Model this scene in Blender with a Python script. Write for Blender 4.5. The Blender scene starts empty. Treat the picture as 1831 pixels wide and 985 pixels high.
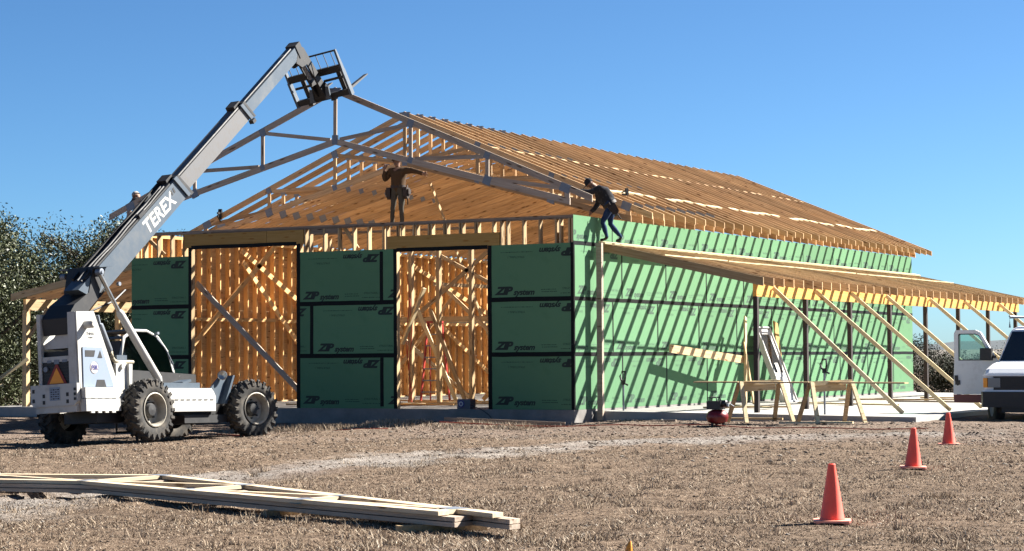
import bpy, bmesh, math, random
import numpy as np
from mathutils import Vector, Matrix, Euler
random.seed(7); RNG = np.random.default_rng(11)
SC = bpy.context.scene
COL = SC.collection
# ------------------------------------------------------------------ camera, world, sun
F = Vector((-0.47753906, 0.87772392, 0.03946105)); R2 = Vector((0.87826531, 0.47812863, -0.00656212)); U2 = Vector((0.02462719, -0.0315236, 0.99919956))
cam_d = bpy.data.cameras.new('camera'); cam = bpy.data.objects.new('camera', cam_d); COL.objects.link(cam)
cam.matrix_world = Matrix(((R2.x, U2.x, -F.x, 20.50562), (R2.y, U2.y, -F.y, -40.48742), (R2.z, U2.z, -F.z, 1.15092), (0, 0, 0, 1)))
cam_d.sensor_width = 36; cam_d.lens = 3715.4256 / 1831 * 36; cam_d.clip_end = 9000; cam_d.clip_start = .5
SC.camera = cam
SUN = Vector((1, 1.4, 1.4)).normalized()
w = bpy.data.worlds.new('World'); SC.world = w; w.use_nodes = True
nt = w.node_tree; bg = nt.nodes['Background']; sky = nt.nodes.new('ShaderNodeTexSky')
sky.sky_type = 'NISHITA'; sky.sun_disc = False
sky.sun_elevation = math.asin(SUN.z); sky.sun_rotation = math.atan2(SUN.x, SUN.y)
sky.air_density = .6; sky.dust_density = .5; sky.ozone_density = 8; sky.altitude = 0
gm = nt.nodes.new('ShaderNodeGamma'); gm.inputs[1].default_value = 1.15
vm = nt.nodes.new('ShaderNodeVectorMath'); vm.operation = 'MULTIPLY'; vm.inputs[1].default_value = (.55, .625, .575); nt.links.new(sky.outputs[0], vm.inputs[0]); nt.links.new(vm.outputs[0], gm.inputs[0])   # deeper, more saturated clear blue
nt.links.new(gm.outputs[0], bg.inputs[0]); bg.inputs[1].default_value = 0.05
sl = bpy.data.lights.new('sun', 'SUN'); so = bpy.data.objects.new('sun', sl); COL.objects.link(so)
sl.energy = 5.0; sl.angle = math.radians(.5); sl.color = (1, .95, .87)
so.rotation_euler = SUN.to_track_quat('Z', 'Y').to_euler(); so.location = (30, 30, 40)
SC.view_settings.view_transform = 'Standard'; SC.view_settings.look = 'None'
SC.view_settings.exposure = 2.1; SC.view_settings.gamma = 1

# ------------------------------------------------------------------ helpers
WM = {}
def link(name, me, parent=None, world=None):
    o = bpy.data.objects.new(name, me); COL.objects.link(o)
    world = world if world is not None else Matrix.Identity(4)
    if parent is not None:
        o.parent = parent
        o.matrix_local = WM[parent.name].inverted() @ world
    else:
        o.matrix_world = world
    WM[o.name] = world
    return o
def tag(o, label=None, cat=None, group=None, kind=None):
    if label: o['label'] = label
    if cat: o['category'] = cat
    if group: o['group'] = group
    if kind: o['kind'] = kind
    return o
def thing(name, loc, label, cat, group=None, rot=None):
    m = Matrix.Translation(loc)
    if rot is not None: m = m @ rot
    o = link(name, None, None, m); o.empty_display_size = .2
    return tag(o, label, cat, group)
BOXF = [(0, 3, 2, 1), (4, 5, 6, 7), (0, 1, 5, 4), (1, 2, 6, 5), (2, 3, 7, 6), (3, 0, 4, 7)]
TINY = {'cab_crossbar', 'bolt_hole', 'engraving', 'step_slot', 'grille_slat', 'grille_bar', 'hydraulic_hose', 'boom_hose', 'facial_feature', 'safety_sticker', 'label_plate', 'printed_letters', 'door_opening'}
class MB:
    def __init__(s): s.v = []; s.f = []; s.m = []; s.sm = []
    def add(s, vs, fs, m=0, smooth=False):
        b = len(s.v); s.v += [tuple(x) for x in vs]
        for f in fs: s.f.append(tuple(i + b for i in f)); s.m.append(m); s.sm.append(smooth)
        return s
    def box(s, c, d, m=0, M=None):
        x, y, z = d[0] / 2, d[1] / 2, d[2] / 2
        vs = [Vector(p) for p in ((-x, -y, -z), (x, -y, -z), (x, y, -z), (-x, y, -z), (-x, -y, z), (x, -y, z), (x, y, z), (-x, y, z))]
        if M is not None: vs = [M @ v for v in vs]
        return s.add([v + Vector(c) for v in vs], BOXF, m)
    def bar(s, a, b, w, h, m=0, up=(0, 0, 1)):
        M, L = frame(a, b, up)
        y, z = w / 2, h / 2
        vs = [M @ Vector(p) for p in ((0, -y, -z), (L, -y, -z), (L, y, -z), (0, y, -z), (0, -y, z), (L, -y, z), (L, y, z), (0, y, z))]
        return s.add(vs, BOXF, m)
    def prism(s, poly, axis, a, b, m=0, M=None):
        # poly: 2D points; axis 'x': (y,z), 'y': (x,z), 'z': (x,y)
        n = len(poly)
        def P(p, t): return Vector({'x': (t, p[0], p[1]), 'y': (p[0], t, p[1]), 'z': (p[0], p[1], t)}[axis])
        vs = [P(p, a) for p in poly] + [P(p, b) for p in poly]
        if M is not None: vs = [M @ v for v in vs]
        fs = [tuple(range(n)), tuple(range(2 * n - 1, n - 1, -1))] + [(i, i + n, (i + 1) % n + n, (i + 1) % n) for i in range(n)]
        return s.add(vs, fs, m)
    def tube(s, pts, r, n=8, m=0, cap=True):
        pts = [Vector(p) for p in pts]; rs = r if hasattr(r, '__len__') else [r] * len(pts)
        rings = []; up = Vector((0, 0, 1))
        for i, p in enumerate(pts):
            t = (pts[min(i + 1, len(pts) - 1)] - pts[max(i - 1, 0)]).normalized()
            u = up if abs(t.dot(up)) < .95 else Vector((1, 0, 0))
            a = t.cross(u).normalized(); b = a.cross(t)
            rings.append([p + (a * math.cos(2 * math.pi * k / n) + b * math.sin(2 * math.pi * k / n)) * rs[i] for k in range(n)])
        vs = [v for r_ in rings for v in r_]; fs = []
        for i in range(len(pts) - 1):
            for k in range(n): fs.append((i * n + k, i * n + (k + 1) % n, (i + 1) * n + (k + 1) % n, (i + 1) * n + k))
        if cap: fs += [tuple(range(n))[::-1], tuple(range((len(pts) - 1) * n, len(pts) * n))]
        return s.add(vs, fs, m, True)
    def lathe(s, prof, n=24, m=0, M=None, smooth=True):
        # prof (r, t) round local X axis
        vs = []
        for r, t in prof:
            for k in range(n):
                a = 2 * math.pi * k / n; vs.append(Vector((t, r * math.cos(a), r * math.sin(a))))
        if M is not None: vs = [M @ v for v in vs]
        fs = []
        for i in range(len(prof) - 1):
            for k in range(n): fs.append((i * n + k, i * n + (k + 1) % n, (i + 1) * n + (k + 1) % n, (i + 1) * n + k))
        return s.add(vs, fs, m, smooth)
    def mesh(s, name, mats):
        me = bpy.data.meshes.new(name); me.from_pydata(s.v, [], s.f)
        for m in (mats if isinstance(mats, (list, tuple)) else [mats]): me.materials.append(m)
        me.polygons.foreach_set('material_index', s.m); me.polygons.foreach_set('use_smooth', s.sm)
        bm = bmesh.new(); bm.from_mesh(me); bmesh.ops.recalc_face_normals(bm, faces=bm.faces)
        if any(s.sm):
            for e in bm.edges:
                if len(e.link_faces) == 2 and e.calc_face_angle(0) > .62: e.smooth = False
        bm.to_mesh(me); bm.free(); me.update(); return me
    def build(s, name, mats, parent=None, world=None, local=True):
        # geometry given in the parent's local frame when it has a parent
        if parent is not None and world is None and local: world = WM[parent.name]
        o = link(name, s.mesh(name, mats), parent, world)
        if name in TINY: o['kind'] = 'stuff'
        return o
def frame(a, b, up=(0, 0, 1)):
    a = Vector(a); b = Vector(b); x = (b - a); L = x.length; x.normalize()
    up = Vector(up)
    if abs(x.dot(up)) > .999: up = Vector((0, 1, 0))
    y = up.cross(x).normalized(); z = x.cross(y)
    return Matrix(((x.x, y.x, z.x, a.x), (x.y, y.y, z.y, a.y), (x.z, y.z, z.z, a.z), (0, 0, 0, 1))), L
CACHE = {}
def board(name, a, b, w, h, mat, parent=None, up=(0, 0, 1), c0=0, c1=0):
    """one piece of lumber from a to b; w across, h along 'up'; c0/c1 shift the lower end edges (plumb cuts)"""
    M, L = frame(a, b, up); L = round(L, 3)
    key = (L, w, h, mat.name, round(c0, 3), round(c1, 3))
    if key not in CACHE:
        mb = MB(); y, z = w / 2, h / 2
        mb.add([(c0 * -1, -y, -z), (L + c1 * -1, -y, -z), (L + c1 * -1, y, -z), (-c0, y, -z), (c0, -y, z), (L + c1, -y, z), (L + c1, y, z), (c0, y, z)], BOXF)
        CACHE[key] = mb.mesh(name, mat)
    base = WM[parent.name] if parent is not None else Matrix.Identity(4)
    return link(name, CACHE[key], parent, base @ M)

# ------------------------------------------------------------------ materials
def nodes(name):
    m = bpy.data.materials.new(name); m.use_nodes = True
    t = m.node_tree; return m, t, t.nodes['Principled BSDF'], t.nodes, t.links
def rgb(c): return (c[0], c[1], c[2], 1)
KA = .53     # albedo level that goes with the exposure
KW = .80
def kk(c): return tuple(v * KA for v in c)
def ramp(N, stops):
    r = N.new('ShaderNodeValToRGB'); e = r.color_ramp.elements
    e[0].position, e[0].color = stops[0][0], rgb(stops[0][1]); e[1].position, e[1].color = stops[-1][0], rgb(stops[-1][1])
    for p, c in stops[1:-1]: x = e.new(p); x.color = rgb(c)
    return r
def M_wood(name, dark, light, knot=.8, rough=.75, var=.35):
    m, t, bs, N, L = nodes(name)
    tc = N.new('ShaderNodeTexCoord'); oi = N.new('ShaderNodeObjectInfo')
    ad = N.new('ShaderNodeVectorMath'); ad.operation = 'ADD'
    sc = N.new('ShaderNodeVectorMath'); sc.operation = 'SCALE'; sc.inputs['Scale'].default_value = 37
    cb = N.new('ShaderNodeCombineXYZ')
    for i in range(3): L.new(oi.outputs['Random'], cb.inputs[i])
    L.new(cb.outputs[0], sc.inputs[0]); L.new(tc.outputs['Object'], ad.inputs[0]); L.new(sc.outputs[0], ad.inputs[1])
    mp = N.new('ShaderNodeMapping'); mp.inputs['Scale'].default_value = (1.1, 26, 26); L.new(ad.outputs[0], mp.inputs[0])
    n1 = N.new('ShaderNodeTexNoise'); n1.inputs['Scale'].default_value = 1.3; n1.inputs['Detail'].default_value = 5; n1.inputs['Distortion'].default_value = .8; L.new(mp.outputs[0], n1.inputs[0])
    dark = tuple(v * KW for v in dark); light = tuple(v * KW for v in light); r = ramp(N, [(.3, dark), (.7, light)]); L.new(n1.outputs[0], r.inputs[0])
    mk = N.new('ShaderNodeMapping'); mk.inputs['Scale'].default_value = (2.2, 9, 9); L.new(ad.outputs[0], mk.inputs[0])
    vo = N.new('ShaderNodeTexVoronoi'); vo.inputs['Scale'].default_value = 1; L.new(mk.outputs[0], vo.inputs[0])
    rk = ramp(N, [(.1, (0, 0, 0)), (.22, (1, 1, 1))]); L.new(vo.outputs['Distance'], rk.inputs[0])
    mx = N.new('ShaderNodeMix'); mx.data_type = 'RGBA'; L.new(rk.outputs[0], mx.inputs[0]); L.new(r.outputs[0], mx.inputs[7])
    mx.inputs[6].default_value = rgb([dark[0] * knot * .55, dark[1] * knot * .45, dark[2] * knot * .35])
    hs = N.new('ShaderNodeHueSaturation'); L.new(mx.outputs[2], hs.inputs['Color'])
    mr = N.new('ShaderNodeMapRange'); mr.inputs[3].default_value = 1 - var; mr.inputs[4].default_value = 1 + var * .5; L.new(oi.outputs['Random'], mr.inputs[0]); L.new(mr.outputs[0], hs.inputs['Value'])
    L.new(hs.outputs[0], bs.inputs['Base Color']); bs.inputs['Roughness'].default_value = rough
    bs.inputs['Specular IOR Level'].default_value = .25
    bp = N.new('ShaderNodeBump'); bp.inputs['Strength'].default_value = .25; bp.inputs['Distance'].default_value = .003; L.new(n1.outputs[0], bp.inputs['Height']); L.new(bp.outputs[0], bs.inputs['Normal'])
    return m
def M_paint(name, col, rough=.45, metal=0, dirt=(.25, .2, .15), amount=.35, scale=3, spec=.5, dirt_lo=.52, objvar=0):
    m, t, bs, N, L = nodes(name); col = kk(col); dirt = kk(dirt)
    tc = N.new('ShaderNodeTexCoord')
    n1 = N.new('ShaderNodeTexNoise'); n1.inputs['Scale'].default_value = scale; n1.inputs['Detail'].default_value = 7; n1.inputs['Roughness'].default_value = .7; L.new(tc.outputs['Object'], n1.inputs[0])
    r = ramp(N, [(dirt_lo, (0, 0, 0)), (.8, (amount, amount, amount))]); L.new(n1.outputs[0], r.inputs[0])
    mx = N.new('ShaderNodeMix'); mx.data_type = 'RGBA'; L.new(r.outputs[0], mx.inputs[0]); mx.inputs[6].default_value = rgb(col); mx.inputs[7].default_value = rgb(dirt)
    if objvar:
        oi = N.new('ShaderNodeObjectInfo'); hv = N.new('ShaderNodeHueSaturation'); ov = N.new('ShaderNodeMapRange'); ov.inputs[3].default_value = 1 - objvar; ov.inputs[4].default_value = 1 + objvar
        L.new(oi.outputs['Random'], ov.inputs[0]); L.new(ov.outputs[0], hv.inputs['Value']); L.new(mx.outputs[2], hv.inputs['Color']); L.new(hv.outputs[0], bs.inputs['Base Color'])
    else: L.new(mx.outputs[2], bs.inputs['Base Color'])
    bs.inputs['Roughness'].default_value = rough; bs.inputs['Metallic'].default_value = metal; bs.inputs['Specular IOR Level'].default_value = spec
    mr = N.new('ShaderNodeMapRange'); mr.inputs[3].default_value = rough - .08; mr.inputs[4].default_value = rough + .25; L.new(n1.outputs[0], mr.inputs[0]); L.new(mr.outputs[0], bs.inputs['Roughness'])
    return m
LUM = M_wood('spf_lumber', (.46, .30, .145), (.66, .49, .28))
STUD = M_wood('stud_lumber', (.80, .43, .15), (1.0, .64, .29), var=.28)
PALEW = M_wood('pale_weathered_lumber', (.37, .285, .215), (.52, .43, .345), var=.15)
TRUSSW = M_wood('truss_lumber', (.46, .28, .135), (.72, .49, .27), var=.38)
GREYW = M_wood('weathered_lumber', (.22, .16, .115), (.36, .285, .215), var=.25)
CREAM = M_wood('fresh_cream_lumber', (.60, .45, .24), (.78, .66, .42), var=.15)
PILEW = M_wood('yard_stored_lumber', (.54, .42, .27), (.70, .58, .42), var=.12)
LVL = M_wood('laminated_beam', (.40, .23, .06), (.50, .31, .10), var=.12, knot=1.6)
OSB = M_wood('sheathing_inner_face', (.58, .33, .13), (.78, .48, .22), var=.15)
GLULAM = M_wood('orange_beam', (.66, .32, .065), (.82, .45, .12), var=.08, knot=1.7)
GREEN = M_paint('green_sheathing', (.205, .42, .225), .85, dirt=(.15, .32, .165), amount=.6, scale=1.6, spec=.08, objvar=.09)
TAPE = M_paint('black_seam_tape', (.010, .012, .012), .5, dirt=(.35, .37, .36), amount=.5, scale=22, spec=.12, dirt_lo=.60)
INK = M_paint('black_ink', (.012, .03, .018), .6, amount=0)
INKF = M_paint('faded_ink', (.10, .25, .13), .7, amount=0)
INKM = M_paint('small_print_ink', (.045, .13, .07), .7, amount=0)
WHITE = M_paint('white_machine_paint', (.80, .79, .74), .42, dirt=(.36, .29, .21), amount=.8, scale=3.2, dirt_lo=.50)
GREY = M_paint('grey_boom_paint', (.10, .138, .182), .4, dirt=(.26, .24, .20), amount=.45, scale=1.6, dirt_lo=.5)
WORN = M_paint('worn_inner_boom', (.20, .20, .205), .45, dirt=(.13, .11, .09), amount=.7, scale=5, dirt_lo=.42)
DARK = M_paint('dark_steel', (.016, .016, .018), .5, dirt=(.10, .085, .07), amount=.35, scale=6)
BLUEG = M_paint('pale_blue_door_paint', (.36, .44, .56), .35, dirt=(.3, .28, .24), amount=.3)
TYRE = M_paint('dusty_rubber', (.045, .043, .04), .85, dirt=(.32, .27, .21), amount=.8, scale=5, dirt_lo=.45)
RIM = M_paint('cream_rim_paint', (.62, .57, .47), .5, dirt=(.2, .16, .12), amount=.7, scale=6, dirt_lo=.45)
STEEL = M_paint('galvanised_steel', (.34, .38, .44), .5, metal=.5, dirt=(.22, .25, .29), amount=.7, scale=30)
CHROME = M_paint('chrome_rod', (.62, .62, .60), .22, metal=.9)
CREAMP = M_paint('cream_pipe', (.66, .58, .42), .4)
ORANGE = M_paint('safety_orange', (1.7, .185, .10), .42, dirt=(.8, .22, .14), amount=.55, scale=8)
SMV = M_paint('sign_orange', (1.5, .55, .04), .5, amount=.1)
RED = M_paint('red_enamel', (.28, .012, .015), .25)
LRED = M_paint('ladder_red', (.62, .05, .03), .4)
BLACKP = M_paint('black_plastic', (.014, .014, .016), .4, amount=.15)
BROWNP = M_paint('dark_brown_post', (.035, .018, .013), .6, dirt=(.09, .05, .035), amount=.5, scale=4)
VANW = M_paint('white_van_paint', (1.45, 1.47, 1.5), .22, dirt=(.6, .57, .52), amount=.25)
VANG = M_paint('grey_van_door', (1.25, 1.25, 1.25), .3)
MAROON = M_paint('maroon_stripe', (.30, .06, .055), .4)
CLOTHBR = M_paint('brown_canvas', (.125, .077, .045), .95, dirt=(.06, .038, .024), amount=.6, scale=9, spec=.1)
CLOTHGY = M_paint('grey_trousers', (.12, .11, .09), .95, dirt=(.2, .18, .15), amount=.4, scale=8, spec=.1)
CLOTHBL = M_paint('dark_shirt', (.045, .045, .052), .95, dirt=(.30, .30, .31), amount=.6, scale=12, spec=.1)
DENIM = M_paint('blue_denim', (.035, .065, .15), .9, dirt=(.13, .18, .30), amount=.6, scale=10, spec=.1)
SKIN = M_paint('skin', (.36, .19, .12), .6, amount=.1)
LEATHER = M_paint('dark_leather', (.035, .017, .012), .6)
HATM = M_paint('pale_cap', (.5, .48, .45), .8)
BOOT = M_paint('boot_leather', (.03, .022, .017), .8)
WHP = M_paint('primer_white', (.78, .77, .74), .5, dirt=(.6, .56, .5), amount=.3)
ROPE = M_paint('hose_orange', (.75, .12, .05), .6)
YEL = M_paint('yellow_tag', (.75, .52, .12), .5)
BARK = M_paint('bark', (.10, .075, .055), .95, dirt=(.04, .03, .025), amount=.8, scale=12)
def M_concrete(name, col, d=(.2, .19, .18), rough=.85, sc=1.2):
    m, t, bs, N, L = nodes(name); tc = N.new('ShaderNodeTexCoord')
    n = N.new('ShaderNodeTexNoise'); n.inputs['Scale'].default_value = sc; n.inputs['Detail'].default_value = 9; n.inputs['Roughness'].default_value = .75; L.new(tc.outputs['Object'], n.inputs[0])
    r = ramp(N, [(.3, kk(d)), (.62, kk(col))]); L.new(n.outputs[0], r.inputs[0]); L.new(r.outputs[0], bs.inputs['Base Color']); bs.inputs['Roughness'].default_value = rough
    b = N.new('ShaderNodeBump'); b.inputs['Strength'].default_value = .3; b.inputs['Distance'].default_value = .02; L.new(n.outputs[0], b.inputs['Height']); L.new(b.outputs[0], bs.inputs['Normal'])
    return m
CONC = M_concrete('slab_concrete', (.40, .38, .355), (.24, .22, .20))
PATIO = M_concrete('patio_concrete', (.62, .60, .57), (.46, .43, .39), sc=.9)
def M_glass(name, col, rough=.05):
    m, t, bs, N, L = nodes(name); bs.inputs['Base Color'].default_value = rgb(col); bs.inputs['Roughness'].default_value = rough
    bs.inputs['Transmission Weight'].default_value = 0; bs.inputs['Specular IOR Level'].default_value = .8
    n = N.new('ShaderNodeTexNoise'); n.inputs['Scale'].default_value = 4; b = N.new('ShaderNodeBump'); b.inputs['Strength'].default_value = .02; L.new(n.outputs[0], b.inputs['Height']); L.new(b.outputs[0], bs.inputs['Normal'])
    return m
DGLASS = M_glass('dark_glass', (.015, .02, .025))
def M_clear(name, tint, mixf=.12):
    m = bpy.data.materials.new(name); m.use_nodes = True; t = m.node_tree; N = t.nodes; L = t.links; N.clear()
    o = N.new('ShaderNodeOutputMaterial'); mx = N.new('ShaderNodeMixShader'); tr = N.new('ShaderNodeBsdfTransparent'); gl = N.new('ShaderNodeBsdfGlossy')
    tr.inputs[0].default_value = rgb(tint); gl.inputs['Roughness'].default_value = .05; mx.inputs[0].default_value = mixf
    L.new(tr.outputs[0], mx.inputs[1]); L.new(gl.outputs[0], mx.inputs[2]); L.new(mx.outputs[0], o.inputs[0]); return m
CLEAR = M_clear('tinted_window', (.62, .80, .74)); SMOKE = M_clear('smoked_cab_glass', (.16, .19, .20), .10)

# ------------------------------------------------------------------ ground
def sst(a, b, x): t = np.clip((x - a) / (b - a), 0, 1); return t * t * (3 - 2 * t)
def lattice_noise(x, y, s, seed):
    r = np.random.default_rng(seed).random((256, 256)); x = x / s + 500; y = y / s + 500
    xi = np.floor(x).astype(int); yi = np.floor(y).astype(int); fx = x - xi; fy = y - yi; fx = fx * fx * (3 - 2 * fx); fy = fy * fy * (3 - 2 * fy)
    g = lambda a, b: r[a % 256, b % 256]
    return (g(xi, yi) * (1 - fx) + g(xi + 1, yi) * fx) * (1 - fy) + (g(xi, yi + 1) * (1 - fx) + g(xi + 1, yi + 1) * fx) * fy - .5
TRACK = np.array([(9.5, -3.5), (6.8, -6.0), (5.3, -8.6), (4.6, -12), (4.55, -15), (4.8, -19.3), (5.3, -23), (6.2, -27)])
def near_w(x, y): return np.exp(-((np.hypot(x - 3, y + 12)) / 40) ** 4)
def ground_z(x, y, fine=True):
    x = np.asarray(x, float); y = np.asarray(y, float)
    z = -.31 - .02 * sst(-16, -22, y)
    z = z - .17 * sst(-2.4, -4.6, x) * sst(1.5, -2, y) * sst(-15, -11, y)
    z = z + .12 * np.exp(-((y + 2.6 + .1 * x) / .8) ** 2) * sst(-7.4, -6, x) * sst(.5, -1.5, x)
    z = z + .085 * sst(.2, 1.2, x) * sst(-3.5, -.5, y) * sst(13, 8, x)
    if fine:
        near = np.exp(-((np.hypot(x, y + 10)) / 60) ** 2)
        d = track_d(x, y); wob = lattice_noise(x, y, .8, 14) * .25
        z = z - .035 * (np.exp(-((d - .35 + wob) / .13) ** 2) + .8 * np.exp(-((d - 1.15 + wob) / .12) ** 2)) * near_w(x, y) + .028 * np.exp(-((d - .62 + wob) / .1) ** 2) * (lattice_noise(x, y, .3, 15) + .6) * near_w(x, y)
        z = z + .05 * np.clip(lattice_noise(x, y * 2.2, .55, 16) - .12, 0, 1) * sst(-12, -6, y) * sst(1, -1, y) * near_w(x, y)
        z = z + (lattice_noise(x, y, 1.7, 1) * .05 + lattice_noise(x, y, .45, 2) * .028 + lattice_noise(x, y, .17, 3) * .018) * near
    far = np.hypot(x - 20, y + 40)
    return z - 2.6 * sst(90, 400, far)
TRACK = np.array([(9.5, -3.5), (6.8, -6.0), (5.3, -8.6), (4.6, -12), (4.55, -15), (4.8, -19.3), (5.3, -23), (6.2, -27)])
def track_d(x, y):
    best = np.full(np.shape(x), 99.)
    for a, b in zip(TRACK[:-1], TRACK[1:]):
        d = b - a; t = np.clip(((x - a[0]) * d[0] + (y - a[1]) * d[1]) / (d @ d), 0, 1)
        best = np.minimum(best, np.hypot(x - a[0] - t * d[0], y - a[1] - t * d[1]))
    return best
def dirt_mask(x, y):
    """bare churned soil: round the slab and along the wheel track"""
    n = lattice_noise(x, y, 2.3, 5) + .6 * lattice_noise(x, y, .7, 6)
    d = .75 * sst(-9.5, -5, y + n * 4 - .0 * x)
    return np.clip(d + .9 * sst(1.1, .3, track_d(x, y) + n * .7), 0, 1)
def axis(lo, hi, a, b, st):
    c = list(np.arange(a, b, st)); s = st; v = a
    while v > lo: s *= 1.35; v -= s; c.insert(0, v)
    s = st; v = c[-1]
    while v < hi: s *= 1.35; v += s; c.append(v)
    return np.array(c)
gx = axis(-3500, 3500, -14, 22, .10); gy = axis(-600, 4000, -28, 2.5, .10)
GX, GY = np.meshgrid(gx, gy); GZ = ground_z(GX, GY)
nx, ny = len(gx), len(gy)
me = bpy.data.meshes.new('ground'); co = np.stack([GX.ravel(), GY.ravel(), GZ.ravel()], 1)
i = np.arange(nx * ny).reshape(ny, nx); q = np.stack([i[:-1, :-1].ravel(), i[:-1, 1:].ravel(), i[1:, 1:].ravel(), i[1:, :-1].ravel()], 1)
me.vertices.add(len(co)); me.vertices.foreach_set('co', co.ravel()); me.loops.add(q.size); me.loops.foreach_set('vertex_index', q.ravel())
me.polygons.add(len(q)); me.polygons.foreach_set('loop_start', np.arange(0, q.size, 4)); me.polygons.foreach_set('loop_total', np.full(len(q), 4)); me.update()
at = me.attributes.new('dirt', 'FLOAT', 'POINT'); at.data.foreach_set('value', dirt_mask(GX, GY).ravel())
at = me.attributes.new('lane', 'FLOAT', 'POINT'); at.data.foreach_set('value', (.68 * sst(1.4, .1, track_d(GX, GY) + 1.3 * lattice_noise(GX, GY, .9, 8) + .8 * lattice_noise(GX, GY, .15, 9))).ravel())
def M_ground():
    m, t, bs, N, L = nodes('dry_ground'); tc = N.new('ShaderNodeTexCoord')
    def noise(s, d=6, r=.65):
        n = N.new('ShaderNodeTexNoise'); n.inputs['Scale'].default_value = s; n.inputs['Detail'].default_value = d; n.inputs['Roughness'].default_value = r; L.new(tc.outputs['Object'], n.inputs[0]); return n
    n1 = noise(11, 8, .8); n2 = noise(.8, 5, .6); n3 = noise(38, 4, .7)
    a = ramp(N, [(.32, (.04, .028, .020)), (.47, (.21, .145, .098)), (.68, (.48, .36, .26))]); L.new(n1.outputs[0], a.inputs[0])
    b = ramp(N, [(.34, (.07, .05, .04)), (.47, (.25, .185, .145)), (.70, (.44, .36, .30))]); L.new(n1.outputs[0], b.inputs[0])
    at = N.new('ShaderNodeAttribute'); at.attribute_name = 'dirt'
    mx = N.new('ShaderNodeMix'); mx.data_type = 'RGBA'; L.new(at.outputs['Fac'], mx.inputs[0]); L.new(a.outputs[0], mx.inputs[6]); L.new(b.outputs[0], mx.inputs[7])
    a2 = N.new('ShaderNodeAttribute'); a2.attribute_name = 'lane'
    c = ramp(N, [(.35, (.25, .215, .185)), (.6, (.53, .495, .455))]); L.new(n1.outputs[0], c.inputs[0])
    m2 = N.new('ShaderNodeMix'); m2.data_type = 'RGBA'; L.new(a2.outputs['Fac'], m2.inputs[0]); L.new(mx.outputs[2], m2.inputs[6]); L.new(c.outputs[0], m2.inputs[7])
    hs = N.new('ShaderNodeHueSaturation'); mr = N.new('ShaderNodeMapRange'); mr.inputs[1].default_value = .3; mr.inputs[2].default_value = .7; mr.inputs[3].default_value = .50; mr.inputs[4].default_value = .78
    L.new(n2.outputs[0], mr.inputs[0]); L.new(mr.outputs[0], hs.inputs['Value']); L.new(m2.outputs[2], hs.inputs['Color'])
    L.new(hs.outputs[0], bs.inputs['Base Color']); bs.inputs['Roughness'].default_value = .95; bs.inputs['Specular IOR Level'].default_value = .1
    ad = N.new('ShaderNodeMath'); ad.operation = 'ADD'; L.new(n1.outputs[0], ad.inputs[0]); L.new(n3.outputs[0], ad.inputs[1])
    bp = N.new('ShaderNodeBump'); bp.inputs['Strength'].default_value = 1; bp.inputs['Distance'].default_value = .05; L.new(ad.outputs[0], bp.inputs['Height']); L.new(bp.outputs[0], bs.inputs['Normal'])
    return m
me.materials.append(M_ground()); me.shade_smooth()
tag(link('ground', me), kind='structure')

def gz(x, y): return float(ground_z(np.array(x), np.array(y), False))
# dead grass and litter
def ramp_rand(name, cols, rough=.9):
    m, t, bs, N, L = nodes(name); at = N.new('ShaderNodeAttribute'); at.attribute_name = 'tint'
    st = [(k / (len(cols) - 1), kk(c)) for k, c in enumerate(cols)]
    r = ramp(N, st); L.new(at.outputs['Fac'], r.inputs[0]); L.new(r.outputs[0], bs.inputs['Base Color']); bs.inputs['Roughness'].default_value = rough; bs.inputs['Specular IOR Level'].default_value = .15
    return m
def tri_cloud(name, verts, tris, tint, mat):
    me = bpy.data.meshes.new(name); me.vertices.add(len(verts)); me.vertices.foreach_set('co', verts.ravel())
    k = tris.shape[1]; me.loops.add(tris.size); me.loops.foreach_set('vertex_index', tris.ravel())
    me.polygons.add(len(tris)); me.polygons.foreach_set('loop_start', np.arange(0, tris.size, k)); me.polygons.foreach_set('loop_total', np.full(len(tris), k)); me.update()
    a = me.attributes.new('tint', 'FLOAT', 'POINT'); a.data.foreach_set('value', tint); me.materials.append(mat); return me
def in_view(n, dmin, dmax, power=1.0):
    """random ground points in front of the camera, denser near"""
    u = RNG.random(n); D = dmin * (dmax / dmin) ** (u ** power); r = (RNG.random(n) * 2 - 1) * (.27 * D + 1.2)
    x = 20.506 - .4779 * D + .8784 * r; y = -40.487 + .8784 * D + .4779 * r
    return x, y, D
def blades(x, y, h, wd, lean, tint, z0=0):
    n = len(x); a = RNG.random(n) * 6.283; la = RNG.random(n) * 6.283; ll = lean * RNG.random(n) * h
    z = ground_z(x, y) - .008 + z0; dx = np.cos(a) * wd / 2; dy = np.sin(a) * wd / 2
    v = np.empty((n, 3, 3)); v[:, 0] = np.stack([x - dx, y - dy, z], 1); v[:, 1] = np.stack([x + dx, y + dy, z], 1)
    v[:, 2] = np.stack([x + np.cos(la) * ll, y + np.sin(la) * ll, z + h], 1)
    return v.reshape(-1, 3), np.arange(n * 3).reshape(n, 3), np.repeat(tint, 3)
x, y, D = in_view(520000, 13, 46, 1.15)
keep = (RNG.random(len(x)) > dirt_mask(x, y) * .93) & (y < .0) & (lattice_noise(x, y, .23, 21) + .5 * lattice_noise(x, y, 1.5, 22) > -.12 - .35 * RNG.random(len(x)))
x, y, D = x[keep], y[keep], D[keep]; n = len(x)
clump = lattice_noise(x, y, .9, 23) + .5
h = (.009 + .032 * RNG.random(n) ** 2 * (.3 + clump)); wd = .005 + .009 * RNG.random(n) + .0002 * D
tint = np.clip(RNG.random(n) * .85 + .30 * (clump - .3) + .1 * RNG.normal(size=n), 0, 1)
GRASSM = ramp_rand('dead_grass', [(.09, .064, .045), (.26, .185, .125), (.43, .32, .22), (.60, .475, .345), (.82, .71, .56)])
v, t_, c = blades(x, y, h, wd, 2.4, tint)
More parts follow.
